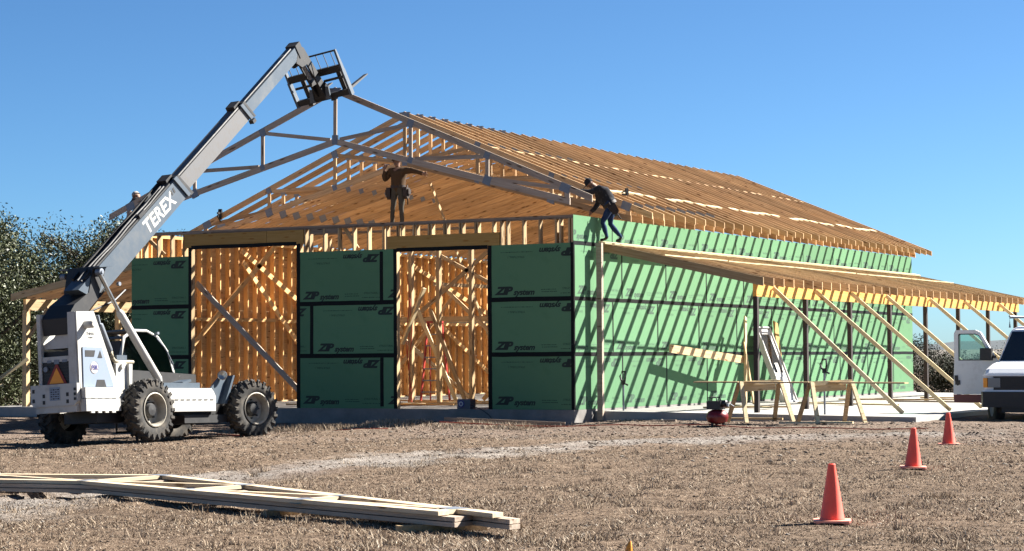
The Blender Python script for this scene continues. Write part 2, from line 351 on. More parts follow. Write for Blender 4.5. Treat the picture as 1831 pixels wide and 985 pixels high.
tag(link('dead_grass', tri_cloud('dead_grass', v, t_, c, GRASSM)), 'short dead brown grass covering the foreground ground', 'grass', kind='stuff')
# bigger dead tufts here and there
cx_, cy_, cD = in_view(420, 14, 34, 1.0); kp = (cy_ < -7); cx_, cy_ = cx_[kp], cy_[kp]; m_ = 26
x = np.repeat(cx_, m_) + RNG.normal(size=len(cx_) * m_) * .05; y = np.repeat(cy_, m_) + RNG.normal(size=len(cx_) * m_) * .05; n = len(x)
v, t_, c = blades(x, y, .04 + .07 * RNG.random(n), .007 + .006 * RNG.random(n), 1.2, np.clip(.35 + .5 * RNG.random(n), 0, 1))
tag(link('grass_tufts', tri_cloud('grass_tufts', v, t_, c, GRASSM)), 'scattered taller tufts of dead grass in the foreground', 'grass', kind='stuff')
# taller straw along the slab edge
n = 15000; x = RNG.uniform(-8.2, .8, n); y = -2.7 - .1 * x + RNG.normal(size=n) * .55
cl = lattice_noise(x, y, .6, 31); k = cl > -.08; x, y, cl = x[k], y[k], cl[k]; n = len(x)
v, t_, c = blades(x, y, .04 + .17 * RNG.random(n) * (cl + .25), .011 + .01 * RNG.random(n), 1.1, .45 + .5 * RNG.random(n))
tag(link('straw_tufts', tri_cloud('straw_tufts', v, t_, c, GRASSM)), 'band of taller pale straw tufts along the slab front', 'straw', kind='stuff')
# clods and stones
x, y, D = in_view(80000, 14, 46, .75); k = (y < .9) & (RNG.random(len(x)) < .25 + .75 * dirt_mask(x, y)); x, y = x[k], y[k]; n = len(x)
s = (.008 + .030 * RNG.random(n) ** 5) * (.7 + .6 * (y > -14)); z = ground_z(x, y)
oc = np.array([(1, 0, 0), (-1, 0, 0), (0, 1, 0), (0, -1, 0), (0, 0, 1), (0, 0, -1)], float); of = np.array([(0, 2, 4), (2, 1, 4), (1, 3, 4), (3, 0, 4), (2, 0, 5), (1, 2, 5), (3, 1, 5), (0, 3, 5)])
v = oc[None] * s[:, None, None] * (0.6 + .8 * RNG.random((n, 6, 3))); v[:, :, 2] *= .55; v += np.stack([x, y, z], 1)[:, None]
tr = of[None] + (np.arange(n) * 6)[:, None, None]
STONE = ramp_rand('soil_clods', [(.05, .035, .026), (.15, .105, .078), (.28, .22, .17), (.44, .39, .33)])
tag(link('soil_clods', tri_cloud('soil_clods', v.reshape(-1, 3), tr.reshape(-1, 3), np.repeat(RNG.random(n) ** 1.2, 6), STONE)), 'scattered soil clods and small pale stones', 'stones', kind='stuff')

# slabs
def slab(name, x0, x1, y0, y1, z0, z1, mat, zo=None):
    zo = z1 if zo is None else zo
    mb = MB(); mb.add([(x0, y0, z0), (x1, y0, z0), (x1, y1, z0), (x0, y1, z0), (x0, y0, z1), (x1, y0, zo), (x1, y1, zo), (x0, y1, z1)], BOXF)
    return tag(mb.build(name, mat), kind='structure')
slab('concrete_slab', -12.21, .02, -.03, 24.2, -.8, 0, CONC)
slab('patio_slab', .022, 7.35, 1.0, 24.2, -.8, -.045, PATIO, -.125)
slab('porch_slab', -17.9, -12.212, 1.0, 24.2, -.8, -.05, PATIO, -.04)

# far country
def ridge(name, D, h, amp, col, seed, dep):
    mb = []; n = 160; v = []
    for k in range(n + 1):
        a = -1.2 + 2.4 * k / n; yaw = -.498 + a
        for j, (dd, hh) in enumerate(((D, 0), (D + dep * .5, 1), (D + dep, 0))):
            nz = lattice_noise(np.array(a * 40 + seed), np.array(0.), 3., seed) + .5 * lattice_noise(np.array(a * 160.), np.array(3.), 3., seed + 1) + .22 * lattice_noise(np.array(a * 900.), np.array(3.), 1.5, seed + 2)
            z = -3.2 + hh * (h + 3.2 + amp * float(nz))
            v.append((20.5 + dd * math.sin(yaw), -40.5 + dd * math.cos(yaw), z))
    f = [(k * 3 + j, (k + 1) * 3 + j, (k + 1) * 3 + j + 1, k * 3 + j + 1) for k in range(n) for j in range(2)]
    m = MB(); m.add(v, f, 0, True); return tag(m.build(name, col), kind='structure')
HILLF = M_concrete('hazed_wooded_ridge', (.055, .075, .085), (.03, .045, .055), sc=.02)  # blue-grey of distance haze put into the woodland colour
HILLN = M_concrete('near_scrub_slope', (.21, .16, .12), (.07, .07, .05), sc=.05)
ridge('hills', 1500, 11.0, 6, HILLF, 41, 400)
ridge('terrain', 520, 3.4, 1.6, HILLN, 51, 500)

# ------------------------------------------------------------------ lettering
def text_mesh(body, size, shear=0., bold=0., align='LEFT', space=1.):
    cu = bpy.data.curves.new('lettering', 'FONT'); cu.body = body; cu.size = size; cu.shear = shear; cu.offset = bold; cu.align_x = align; cu.space_character = space; cu.resolution_u = 3
    o = bpy.data.objects.new('lettering', cu); COL.objects.link(o)
    dg = bpy.context.evaluated_depsgraph_get(); me = bpy.data.meshes.new_from_object(o.evaluated_get(dg)); bpy.data.objects.remove(o); bpy.data.curves.remove(cu)
    vs = [Vector(v.co) for v in me.vertices]; fs = [tuple(p.vertices) for p in me.polygons]; bpy.data.meshes.remove(me); return vs, fs
ZIPT = text_mesh('ZIP', .235, .32, .013, space=.92); SYST = text_mesh('system', .175, .3, .007, space=.95)
STRU = text_mesh('STRUCTURAL 1', .062, 0, .001)
def scribble(w, h, seed, row=.03):
    r = random.Random(seed); out = []
    y = 0
    while y < h:
        x = r.uniform(0, .05)
        while x < w:
            l = r.uniform(.012, .05); out.append((x, y, l, row * r.uniform(.5, .7))); x += l + r.uniform(.006, .02)
        y += row * 1.6
    return out
def place(txt, ox, oy, rot180=False, sx=1):
    vs, fs = txt; return [Vector(((-v.x if rot180 else v.x) * sx + ox, (-v.y if rot180 else v.y) + oy, 0)) for v in vs], fs
LOGO_CACHE = {}
def logo_meshes(x0, x1, h, ink, inks):
    """print of one 2.44 m sheet, cut to the strip x0..x1 that is left of it, origin at x0"""
    key = (round(x0, 2), round(x1, 2), h, ink.name)
    if key in LOGO_CACHE: return LOGO_CACHE[key]
    A = MB(); B = MB()
    def add(mb, vf, flip=False):
        vs, fs = vf; mb.add([v + Vector((-x0, 0, 0)) for v in vs], fs)
    H = 1.2192
    rows = []
    add(A, place(ZIPT, .19, .115, sx=1.22)); add(A, place(SYST, .635, .10, sx=1.12))
    add(B, place(STRU, 1.86, .20)); 
    for (ox, oy, w, hh, s) in ((1.33, .15, .38, .07, 3), (1.80, .11, .5, .04, 4)):
        for a, b, l, t in scribble(w, hh, s): B.add([(ox + a - x0, oy + b, 0), (ox + a + l - x0, oy + b, 0), (ox + a + l - x0, oy + b + t, 0), (ox + a - x0, oy + b + t, 0)], [(0, 1, 2, 3)])
    if h > 1:
        add(A, place(ZIPT, 2.27, H - .115, True, 1.22)); add(A, place(SYST, 1.825, H - .10, True, 1.12)); add(B, place(STRU, .92, H - .26, True))
        for a, b, l, t in scribble(.82, .02, 9): B.add([(.30 + a - x0, H - .18 + b, 0), (.30 + a + l - x0, H - .18 + b, 0), (.30 + a + l - x0, H - .18 + b + t, 0), (.30 + a - x0, H - .18 + b + t, 0)], [(0, 1, 2, 3)])
    out = []
    for mb, m in ((A, ink), (B, inks)):
        me = bpy.data.meshes.new('print'); me.from_pydata(mb.v, [], mb.f); me.materials.append(m)
        bm = bmesh.new(); bm.from_mesh(me)
        for pl, no in ((.02, (-1, 0, 0)), (x1 - x0 - .03, (1, 0, 0))):
            bmesh.ops.bisect_plane(bm, geom=bm.verts[:] + bm.edges[:] + bm.faces[:], plane_co=(pl, 0, 0), plane_no=no, clear_outer=True)
        n = len(bm.faces); bm.to_mesh(me); bm.free(); out.append(me if n else None)
    LOGO_CACHE[key] = out; return out
PANEL_CACHE = {}
def panel(parent, M, w, h, x0, mats, ink, inks, logo=True):
    """sheathing sheet in its wall's frame: x along the wall, y up, z outward"""
    g = .0025; key = (round(w, 3), round(h, 3), mats[0].name)
    if key not in PANEL_CACHE:
        mb = MB(); mb.v = [(g, g, -.011), (w - g, g, -.011), (w - g, h - g, -.011), (g, h - g, -.011), (g, g, 0), (w - g, g, 0), (w - g, h - g, 0), (g, h - g, 0)]
        mb.f = list(BOXF); mb.m = [1, 0, 0, 0, 0, 0]; mb.sm = [False] * 6; PANEL_CACHE[key] = mb.mesh('sheathing_panel', mats)
    o = link('sheathing_panel', PANEL_CACHE[key], parent, M)
    if logo and h > .5 and w > .35:
        a, b = logo_meshes(x0, x0 + w, round(h, 2), ink, inks)
        for me, nm in ((a, 'printed_logo'), (b, 'printed_text')):
            if me: link(nm, me, o, M @ Matrix.Translation((0, 0, .0015)))['kind'] = 'stuff'
    return o
def wallM(kind, a, z):
    if kind == 'side': return Matrix(((0, 0, 1, .0115), (1, 0, 0, a), (0, 1, 0, z), (0, 0, 0, 1)))
    if kind == 'front': return Matrix(((1, 0, 0, a), (0, 0, -1, -.0115), (0, 1, 0, z), (0, 0, 0, 1)))
    if kind == 'left': return Matrix(((0, 0, -1, -12.2015), (-1, 0, 0, a), (0, 1, 0, z), (0, 0, 0, 1)))

# ------------------------------------------------------------------ the building
barn = thing('timber_building', (-6.1, 12, 0), 'unfinished timber framed building with green sheathed walls and open roof trusses', 'building')
WX = -12.19; LEN = 23.92; TP = 4.27; BY = 2.4384
def tape(M, x0, x1, y0, y1, z=.0025):
    mb = MB(); n = max(1, int(max(x1 - x0, y1 - y0) / .35)); 
    vs = []; hor = (x1 - x0) > (y1 - y0); th = .0022
    prev = None
    for k in range(n + 1):
        t = k / n; wob = random.uniform(-.004, .004); lift = z + random.uniform(0, .002)
        if hor: p = [(x0 + (x1 - x0) * t, y0 + wob), (x0 + (x1 - x0) * t, y1 + wob)]
        else: p = [(x0 + wob, y0 + (y1 - y0) * t), (x1 + wob, y0 + (y1 - y0) * t)]
        vs += [(p[0][0], p[0][1], lift), (p[1][0], p[1][1], lift), (p[0][0], p[0][1], 0.0004), (p[1][0], p[1][1], .0004)]
    fs = []
    for k in range(n):
        a = k * 4; b = a + 4; fs += [(a, b, b + 1, a + 1), (a, a + 2, b + 2, b), (a + 1, b + 1, b + 3, a + 3)]
    mb.add(vs, fs); return mb.build('seam_tape', TAPE, barn, M)
# right side wall
rows = [(0, 1.2192, 2.44), (1.2192, 1.2192, 1.95), (2.4384, 1.2192, 2.44), (3.6576, TP - 3.6576, 1.95)]
for z0, h, first in rows:
    e = [0.]; y = first
    while y < LEN - .1: e.append(y); y += BY
    e.append(LEN)
    for a, b in zip(e[:-1], e[1:]):
        x0 = 0 if a > 0 else BY - (b - a)
        panel(barn, wallM('side', a, z0), b - a, h, x0, [GREEN, OSB], INKF if 0 else INKM, INKF)
        if a > 0: tape(wallM('side', 0, 0), a - .027 if z0 < 3.6 else a - .018, a + .027 if z0 < 3.6 else a + .018, z0 + .05, z0 + h - (.05 if z0 < 3.6 else .03), .0022)
for z, y1 in ((1.2192, LEN), (2.4384, LEN), (3.6576, 1.15)): tape(wallM('side', 0, 0), .0, y1, z - .042, z + .042, .0042)
tape(wallM('side', 0, 0), -.005, .045, 0, 3.70, .006)
# gable front wall: piers (x0, x1), seams per row
for (xa, xb, s02, s1) in ((WX, -10.37, [], []), (-7.27, -4.53, [-4.93], [-6.86]), (-2.12, 0, [], [])):
    for r, (z0, h) in enumerate(((0, 1.2192), (1.2192, 1.2192), (2.4384, 1.2192))):
        e = [xa] + (s1 if r == 1 else s02) + [xb]
        for a, b in zip(e[:-1], e[1:]):
            x0 = 0
            if xa == WX: x0 = BY - (b - a)
            elif r == 1 and a == xa and len(e) == 3: x0 = BY - (b - a)
            panel(barn, wallM('front', a, z0), b - a, h, x0, [GREEN, OSB], INK, INKM)
            if a != xa: tape(wallM('front', 0, 0), a - .045, a + .045, z0 + .05, z0 + h - .05, .003)
    for z in (1.2192, 2.4384): tape(wallM('front', 0, 0), xa, xb, z - .05, z + .05, .0048)
tape(wallM('front', 0, 0), -.055, .012, 0, 3.66, .0065)
for (xa, xb, zt) in ((-10.37, -7.27, 3.84), (-4.53, -2.12, 3.60)):
    for x0, x1 in ((xa - .075, xa + .012), (xb - .012, xb + .085)): tape(wallM('front', 0, 0), x0, x1, 0, zt + .06, .0068)
    tape(wallM('front', 0, 0), xa + .012, xb - .012, zt - .02, zt + .07, .0085)
    for x, s in ((xa, 1), (xb, -1)):     # taped returns of the rough opening
        board('jamb_tape', (x + s * .004, -.004, 0), (x + s * .004, -.004, zt), .05, .004, TAPE, None if 0 else barn and None, up=(1, 0, 0)) if 0 else None
def wb(name, a, b, w, h, mat, up=(0, 0, 1), c0=0, c1=0):
    """lumber of the building, world coordinates"""
    M, L = frame(a, b, up); L = round(L, 3); key = (L, w, h, mat.name, round(c0, 3), round(c1, 3))
    if key not in CACHE:
        mb = MB(); y, z = w / 2, h / 2
        mb.add([(-c0, -y, -z), (L - c1, -y, -z), (L - c1, y, -z), (-c0, y, -z), (c0, -y, z), (L + c1, -y, z), (L + c1, y, z), (c0, y, z)], BOXF); CACHE[key] = mb.mesh(name, mat)
    return link(name, CACHE[key], barn, M)
# front wall framing
y0 = .07
OPEN = [(-10.37, -7.27, 3.86, 4.19), (-4.53, -2.12, 3.655, 3.95)]
x = -.02; xs = []
while x > WX: xs.append(x); x -= .4064
xs.append(WX + .02)
for x in xs + [-10.39, -10.43, -7.25, -7.21, -4.51, -4.47 - .08, -2.10, -2.06, -.10, -.32, -12.09]:
    inside = [o for o in OPEN if o[0] + .001 < x < o[1] - .001]
    if inside:
        if inside[0][3] < 4.15: wb('cripple_stud', (x, y0, inside[0][3]), (x, y0, TP - .079), .038, .138, LUM, up=(0, 1, 0))
        continue
    hdr = [(-10.57, -7.09, 3.86), (-4.77, -1.83, 3.655)]
    top = TP - .079
    for h0, h1, hz in hdr:
        if h0 < x < h1: top = hz - .002
    wb('stud', (x, y0, .04), (x, y0, top), .038, .138, LUM, up=(0, 1, 0))
for x in (-1.80, -4.80, -10.60, -7.06): wb('stud', (x, y0, .04), (x, y0, TP - .079), .038, .138, LUM, up=(0, 1, 0))
for x in (-4.4, -4.0, -3.6, -3.2, -2.8, -2.4, -2.0): wb('cripple_stud', (x, y0, 3.952), (x, y0, TP - .079), .038, .138, LUM, up=(0, 1, 0))
for xa, xb in ((WX, -10.37), (-7.27, -4.53), (-2.12, 0)): wb('bottom_plate', (xa, y0, .02), (xb, y0, .02), .14, .038, LUM)
for dz in (.0195, .059):
    e = [WX, -8.6 - dz * 20, -4.2 + dz * 15, .0]
    for a, b in zip(e[:-1], e[1:]): wb('top_plate', (a + .002, y0, TP - dz), (b - .002, y0, TP - dz), .142, .0385, GREYW)
for xa, xb, zc in ((-10.57, -8.14, 4.025), (-8.13, -7.09, 4.025), (-4.77, -1.83, 3.80)):
    wb('header_beam', (xa, .04, zc), (xb, .04, zc), .12, .325 if zc > 4 else .29, LVL)
wb('diagonal_brace', (-6.05, .16, 4.2), (-5.68, .16, 3.7), .038, .089, LUM, up=(1, 0, 0))
wb('diagonal_brace', (-11.9, .16, 4.2), (-11.3, .16, 3.72), .038, .089, LUM, up=(1, 0, 0))
wb('blocking', (-6.9, .03, 4.13), (-6.1, .03, 4.13), .038, .11, GREYW)
# long walls: studs and plates; the left wall is seen through the openings
for side, xc in (('r', -.07), ('l', WX + .07)):
    y = .2
    while y < LEN:
        wb('wall_stud', (xc, y, .04), (xc, y, TP - .079), .138, .038, STUD, up=(0, 1, 0)); y += .4064
    for z in (.02, TP - .059, TP - .0195):
        e = np.arange(.145, LEN + .01, 4.75)
        for a, b in zip(e[:-1], e[1:]): wb('wall_plate', (xc, a, z), (xc, b - .003, z), .139, .038, LUM if side == 'r' or z < 1 else STUD)
for z0, h in ((0, 1.2192), (1.2192, 1.2192), (2.4384, 1.2192), (3.6576, TP - 3.6576)):
    y = LEN if z0 in (0, 2.4384) else LEN - 1.2
    e = [LEN] if z0 in (0, 2.4384) else [LEN, LEN - 1.2]
    while e[-1] - BY > .1: e.append(e[-1] - BY)
    e.append(0.)
    for a, b in zip(e[:-1], e[1:]): panel(barn, wallM('left', a, z0), a - b, h, 0, [GREEN, OSB], INK, INKM, logo=False)
# back gable wall
for x in np.arange(WX + .2, -.2, .4064): wb('wall_stud', (x, LEN - .07, .04), (x, LEN - .07, TP - .08), .038, .138, STUD, up=(0, 1, 0))
wb('wall_plate', (WX + .15, LEN - .07, TP - .04), (-.15, LEN - .07, TP - .04), .138, .078, LUM)
mb = MB(); mb.box((WX / 2, LEN + .006, TP / 2), (-WX, .011, TP)); mb.build('sheathing_panel', OSB, barn, Matrix.Identity(4))
# horizontal ledger and diagonal braces on the inner face of the left wall
for a, b in ((.3, 6.1), (6.1, 12.1), (12.1, 18.0)): wb('wall_ledger', (WX + .16, a, 2.17), (WX + .16, b - .01, 2.2), .038, .085, STUD)
for p, q in (((-11.98, 2.1, 1.48), (-11.98, 5.83, 4.21)), ((-11.98, 4.27, 4.02), (-11.98, 8.3, 2.07)), ((-11.94, 4.27, 3.72), (-11.94, 7.6, .95)),
             ((-11.98, 14.55, 2.18), (-11.98, 18.8, .1)), ((-11.98, 12.9, 3.95), (-11.98, 18.4, 2.3)), ((-11.94, 11.2, .3), (-11.94, 15.2, 3.0)), ((-11.98, 9.5, 3.9), (-11.98, 12.4, 1.9))):
    wb('diagonal_brace', p, q, .038, .14, STUD, up=(0, 0, 1))
wb('diagonal_brace', (-10.45, .30, 3.02), (-7.25, .34, .22), .038, .13, PALEW)
# temporary posts and braces behind the right opening
for k, (x, y) in enumerate(((-6.57, 4.), (-5.77, 4.), (-4.84, 4.))): wb('temporary_post', (x, y, 0), (x, y, 4.12), .09, .12, LUM, up=(0, 1, 0))
wb('temporary_beam', (-9.0, 7.42, 2.19), (-9.0, 12.6, 2.21), .04, .14, CREAM)
wb('temporary_beam', (-11.9, 7.3, 2.17), (-3.0, 7.3, 2.19), .038, .15, LUM)
wb('temporary_beam', (-8.9, 9.0, 3.2), (-8.9, 13.5, 3.22), .04, .1, LUM)
for p, q, m in (((-6.75, 4.5, 2.5), (-5.55, 4.5, .02), CREAM), ((-5.9, 3.8, 2.35), (-4.9, 3.8, .05), LUM), ((-7.71, 6, 2.2), (-5.2, 6, 4.1), LUM), ((-7.3, 6, 4.0), (-4.5, 6, 2.6), LUM),
                ((-7.6, 5.4, 1.6), (-5.6, 5.4, .05), CREAM), ((-5.2, 5.2, .1), (-3.7, 5.2, 1.5), STUD), ((-7.5, 7, 3.1), (-4.9, 7, .9), LUM)):
    wb('diagonal_brace', p, q, .038, .1, m)
wb('truss_brace', (-7, 5.5, 5.88), (-7, 9.4, .9), .038, .089, LUM)

# ------------------------------------------------------------------ trusses
TAN = .4134; TOPV = 2.945; TB = .262
def vt(u): return TOPV - TAN * abs(u) - .0757      # centre line of the top chord
def vb(u): return .0763 + TB * (6.095 - abs(u))    # centre line of the bottom chord
def truss_parts():
    P = []
    for s in (-1, 1):
        P.append(('top_chord', (0, vt(0)), (s * 6.662, vt(6.662)), .14, -.029))
        P.append(('bottom_chord', (0, vb(0)), (s * 6.12, vb(6.12)), .14, -.018))
        for u in (2.05, 4.05): P.append(('web', (s * u, vb(u) + .07), (s * u, vt(u) - .07), .089, 0))
        P.append(('web', (s * 6.05, vb(6.05) + .06), (s * 6.05, vt(6.05) - .06), .12, 0))
        for a, b in ((2.05, 0.06), (4.05, 2.09), (5.95, 4.09)):
            A = Vector((s * a, 0, vt(a) - .05)); B = Vector((s * b, 0, vb(b) + .05)); d = (B - A).normalized()
            A = A + d * .10; B = B - d * .07; P.append(('web', (A.x, A.z), (B.x, B.z), .089, 0))
    P.append(('web', (0, vb(0) + .07), (0, vt(0) - .07), .089, 0))
    return P
def plates():
    o = [(0, vt(0) - .03, .30, .17, 0), (0, vb(0) + .04, .15, .22, 0)]
    for s in (-1, 1): o += [(s * 2.05, vt(2.05) - .03, .17, .19, s), (s * 2.05, vb(2.05) + .02, .13, .14, s), (s * 4.05, vt(4.05) - .03, .15, .15, s), (s * 4.05, vb(4.05) + .0, .2, .2, s), (s * 6.0, vt(6.0) - .02, .25, .19, s)]
    return o
TM = {}
def truss_members(root, M, mat, jitter=0., gussets=True, join=False):
    parts = truss_parts()
    if join:
        key = ('join', mat.name)
        if key not in TM:
            mb = MB()
            for n_, a, b, h, c in parts:
                if n_ == 'web': mb.bar((a[0], 0, a[1]), (b[0], 0, b[1]), .0365, h, 0, up=(0, 0, 1) if abs(a[0] - b[0]) > .01 else (1, 0, 0))
            TM[key] = mb.mesh('web', mat)
        tag(link('web', TM[key], root, M), kind='stuff')
    for n_, a, b, h, c in parts:
        if join and n_ == 'web': continue
        wd = .038 if n_ != 'web' else .0365
        A = (a[0], 0, a[1]); B = (b[0], 0, b[1]); up = (0, 0, 1) if abs(a[0] - b[0]) > .01 else (1, 0, 0)
        MM, L = frame(A, B, up); key = (n_, round(L, 3), h, mat.name)
        if key not in TM:
            mb = MB(); y, z = wd / 2, h / 2
            mb.add([(-c, -y, -z), (L - c, -y, -z), (L - c, y, -z), (-c, y, -z), (c, -y, z), (L + c, -y, z), (L + c, y, z), (c, y, z)], BOXF); TM[key] = mb.mesh(n_, mat)
        link(n_, TM[key], root, M @ MM)
    if gussets:
        for (u, v, wd, ht, s) in plates():
            key = ('pl', wd, ht)
            if key not in TM:
                mb = MB(); mb.box((0, -.0205, 0), (wd, .0022, ht)); mb.box((0, .0205, 0), (wd, .0022, ht)); TM[key] = mb.mesh('gusset_plate', STEEL)
            link('gusset_plate', TM[key], root, M @ Matrix.Translation((u, 0, v)) @ Matrix.Rotation(-s * -.39, 4, 'Y'))
    return root
for k in range(36):
    M = Matrix.Translation((-6.095 + random.uniform(-.008, .008), 2.955 + .6096 * k, TP))
    r = link('roof_truss', None, barn, M); r.empty_display_size = .3
    truss_members(r, M, TRUSSW if k else GREYW if 0 else TRUSSW, gussets=(k < 9), join=(k >= 15))
# flat lateral braces on the chords
def roofz(x): return 7.215 - TAN * abs(x + 6.095)
for k in range(35):
    y0b = 2.955 + .6096 * k + .022; y1b = y0b + .565
    for x, m, dz, wd in ((-1.05 + .07 * math.sin(k * 1.3), CREAM, .004, .12), (-3.8 + .03 * math.sin(k), TRUSSW, -.03, .089)):
        if k % 7 == 6 and x > -2: continue
        zc_ = roofz(x) - .019 * 1.08 + dz
        wb('roof_blocking', (x, y0b, zc_ + random.uniform(-.004, .006)), (x + random.uniform(-.03, .03), y1b, zc_ + random.uniform(-.004, .006)), wd, .036, m, up=(TAN, 0, 1))
for x in (-9.5, -6.2, -2.4):
    y = 3.0
    while y < 23: wb('lateral_brace', (x, y, TP + vb(x + 6.095) + .092), (x, y + 4.2, TP + vb(x + 6.095) + .092), .089, .038, LUM); y += 4.25
# side porches (roof lean-tos): rafters, beam, posts
def porch(x0, sgn, width, ztop, slope, ybeg, n, beamx, post_y, mat_beam):
    for j in range(n):
        y = ybeg + .6096 * j; a = (x0, y, ztop - .095); b = (x0 + sgn * width, y, ztop - slope * width - .095)
        wb('porch_rafter', a, b, .038, .184, TRUSSW if j else LUM, c0=-slope * .092, c1=-slope * .092)
    zb = ztop - slope * abs(beamx - x0) - .189 - .005
    e = [post_y[0]] + list(post_y[2::2]) + [post_y[-1]] if len(post_y) % 2 == 0 else list(post_y[0::2])
    e = sorted(set(e)); e[0] -= .06; e[-1] += .3
    for a, b in zip(e[:-1], e[1:]): wb('porch_beam', (beamx, a, zb - .145), (beamx, b - .004, zb - .145), .085, .29, mat_beam)
    return zb
PY = [1.93 + 3.048 * k for k in range(8)]
zb = porch(.052, 1, 3.84, 3.71, .225, 1.38, 38, 3.49, PY, GLULAM)
for y in PY:
    mb = MB(); mb.box((0, 0, (zb - .29 - .12) / 2 + .0), (.10, .10, zb - .29 + .12)); mb.box((0, 0, -.105), (.2, .2, .02))
    mb.build('porch_post', BROWNP, barn, Matrix.Translation((3.49, y, 0)))
for a, b in ((1.35, 7.2), (7.2, 13.1), (13.1, 19.0), (19.0, LEN)): wb('porch_ledger', (.0325, a, 3.60), (.0325, b - .004, 3.60), .038, .18, LUM)
y = 1.05
while y < 23.8:
    y1 = min(y + 4.88, 24.0); wb('porch_edge_board', (.19, y, 3.71 - .225 * .14 + .022), (.19, y1 - .004, 3.71 - .225 * .14 + .022), .17, .038, CREAM, up=(.225, 0, 1)); y = y1
y = 1.6
while y < 23.5:
    y1 = min(y + 1.83, 24.0); x = 1.42 + random.uniform(-.05, .05)
    wb('lateral_brace', (x, y, 3.71 - .225 * (x - .05) + .014), (x + .03, y1 + .05, 3.71 - .225 * (x - .02) + .014), .038, .026, CREAM); y = y1
mb = MB(); mb.box((0, 0, 1.72), (.13, .09, 3.93)); mb.build('corner_post', PALEW, barn, Matrix.Translation((.19, .93, 0)))
for k in range(7):
    yy = (2.78, 5.44, 7.97, 10.62, 14.3, 17.6, 21.2)[k]
    wb('raking_brace', (3.56, yy, 2.66), (6.5 + (.25 if k else 0) * (k > 0), yy, -.10), .038, .089, CREAM, up=(1, 0, 1))
PL = [1.25 + 3.75 * k for k in range(7)]
zl = porch(-12.24, -1, 4.75, 3.76, .18, 1.0, 38, -16.7, PL, LUM)
for y in PL:
    wb('porch_post', (-16.7, y, -.05), (-16.7, y, zl - .29), .14, .14, LUM, up=(0, 1, 0))
    wb('knee_brace', (-16.7, y + .08, zl - 1.0), (-16.7, y + .75, zl - .32), .038, .1, LUM, up=(1, 0, 0))
    wb('knee_brace', (-16.62, y, zl - 1.0), (-15.95, y, zl - .25), .038, .1, LUM)
wb('porch_ledger', (-12.228, 1.0, 3.66), (-12.228, 23.9, 3.66), .034, .18, LUM)
wb('raking_brace', (-16.5, 1.1, 1.2), (-17.7, -.9, -.35), .04, .09, CREAM)

# the truss the machine is holding over the gable wall
Mh = Matrix.Translation((-6.10, -.16, 4.52)) @ Matrix.Rotation(math.radians(.4), 4, 'Y')
ht = thing('roof_truss', Mh.translation, 'grey roof truss held up over the gable wall by the machine boom', 'roof truss')
truss_members(ht, Mh, PALEW)
# truss bundle lying on the grass
a1 = math.atan2(-25.15 + 21.08, 12.28 - 5.04)     # direction of the right half
half = math.atan(TAN)
ax_u = Vector((math.cos(a1 + half), math.sin(a1 + half), 0)); ax_v = Vector((-math.sin(a1 + half), math.cos(a1 + half), 0))
pk = Vector((5.72, -21.50, 0))
for k in range(3):
    top = -.155 - .045 * k; o = pk - ax_v * TOPV + Vector((random.uniform(-.03, .1) + .1 * k, -.02 * k, top - .02))
    tilt = Matrix.Rotation(0, 4, 'X')
    M = Matrix(((ax_u.x, 0, ax_v.x, o.x), (ax_u.y, 0, ax_v.y, o.y), (0, -1, 0, o.z), (0, 0, 0, 1))) if 0 else Matrix(((ax_u.x, 0, ax_v.x, o.x), (ax_u.y, 0, ax_v.y, o.y), (0, 1, 0, o.z), (0, 0, 0, 1)))
    lab = ('topmost roof truss of the bundle lying flat on the grass', 'middle roof truss of the bundle lying flat on the grass', 'lowest roof truss of the bundle lying flat on the grass')[k]
    t = thing('roof_truss', o, lab, 'roof truss', 'trusses lying on the grass'); truss_members(t, M, PILEW if k < 1 else PALEW, gussets=(k == 0))
# blocks that keep the bundle off the ground
for k, (x, y) in enumerate(((6.1, -22.2), (9.2, -23.9), (11.3, -24.9))):
    mb = MB(); mb.bar((-.25, -.3, 0), (.25, .35, 0), .09, .07)
    o = mb.build('wood_block', LUM, None, Matrix.Translation((x, y, -.322)))
    tag(o, ('wood block under the peak end of the truss bundle', 'wood block under the middle of the truss bundle', 'wood block under the right tip of the truss bundle')[k], 'wood block', 'blocks under the truss bundle')

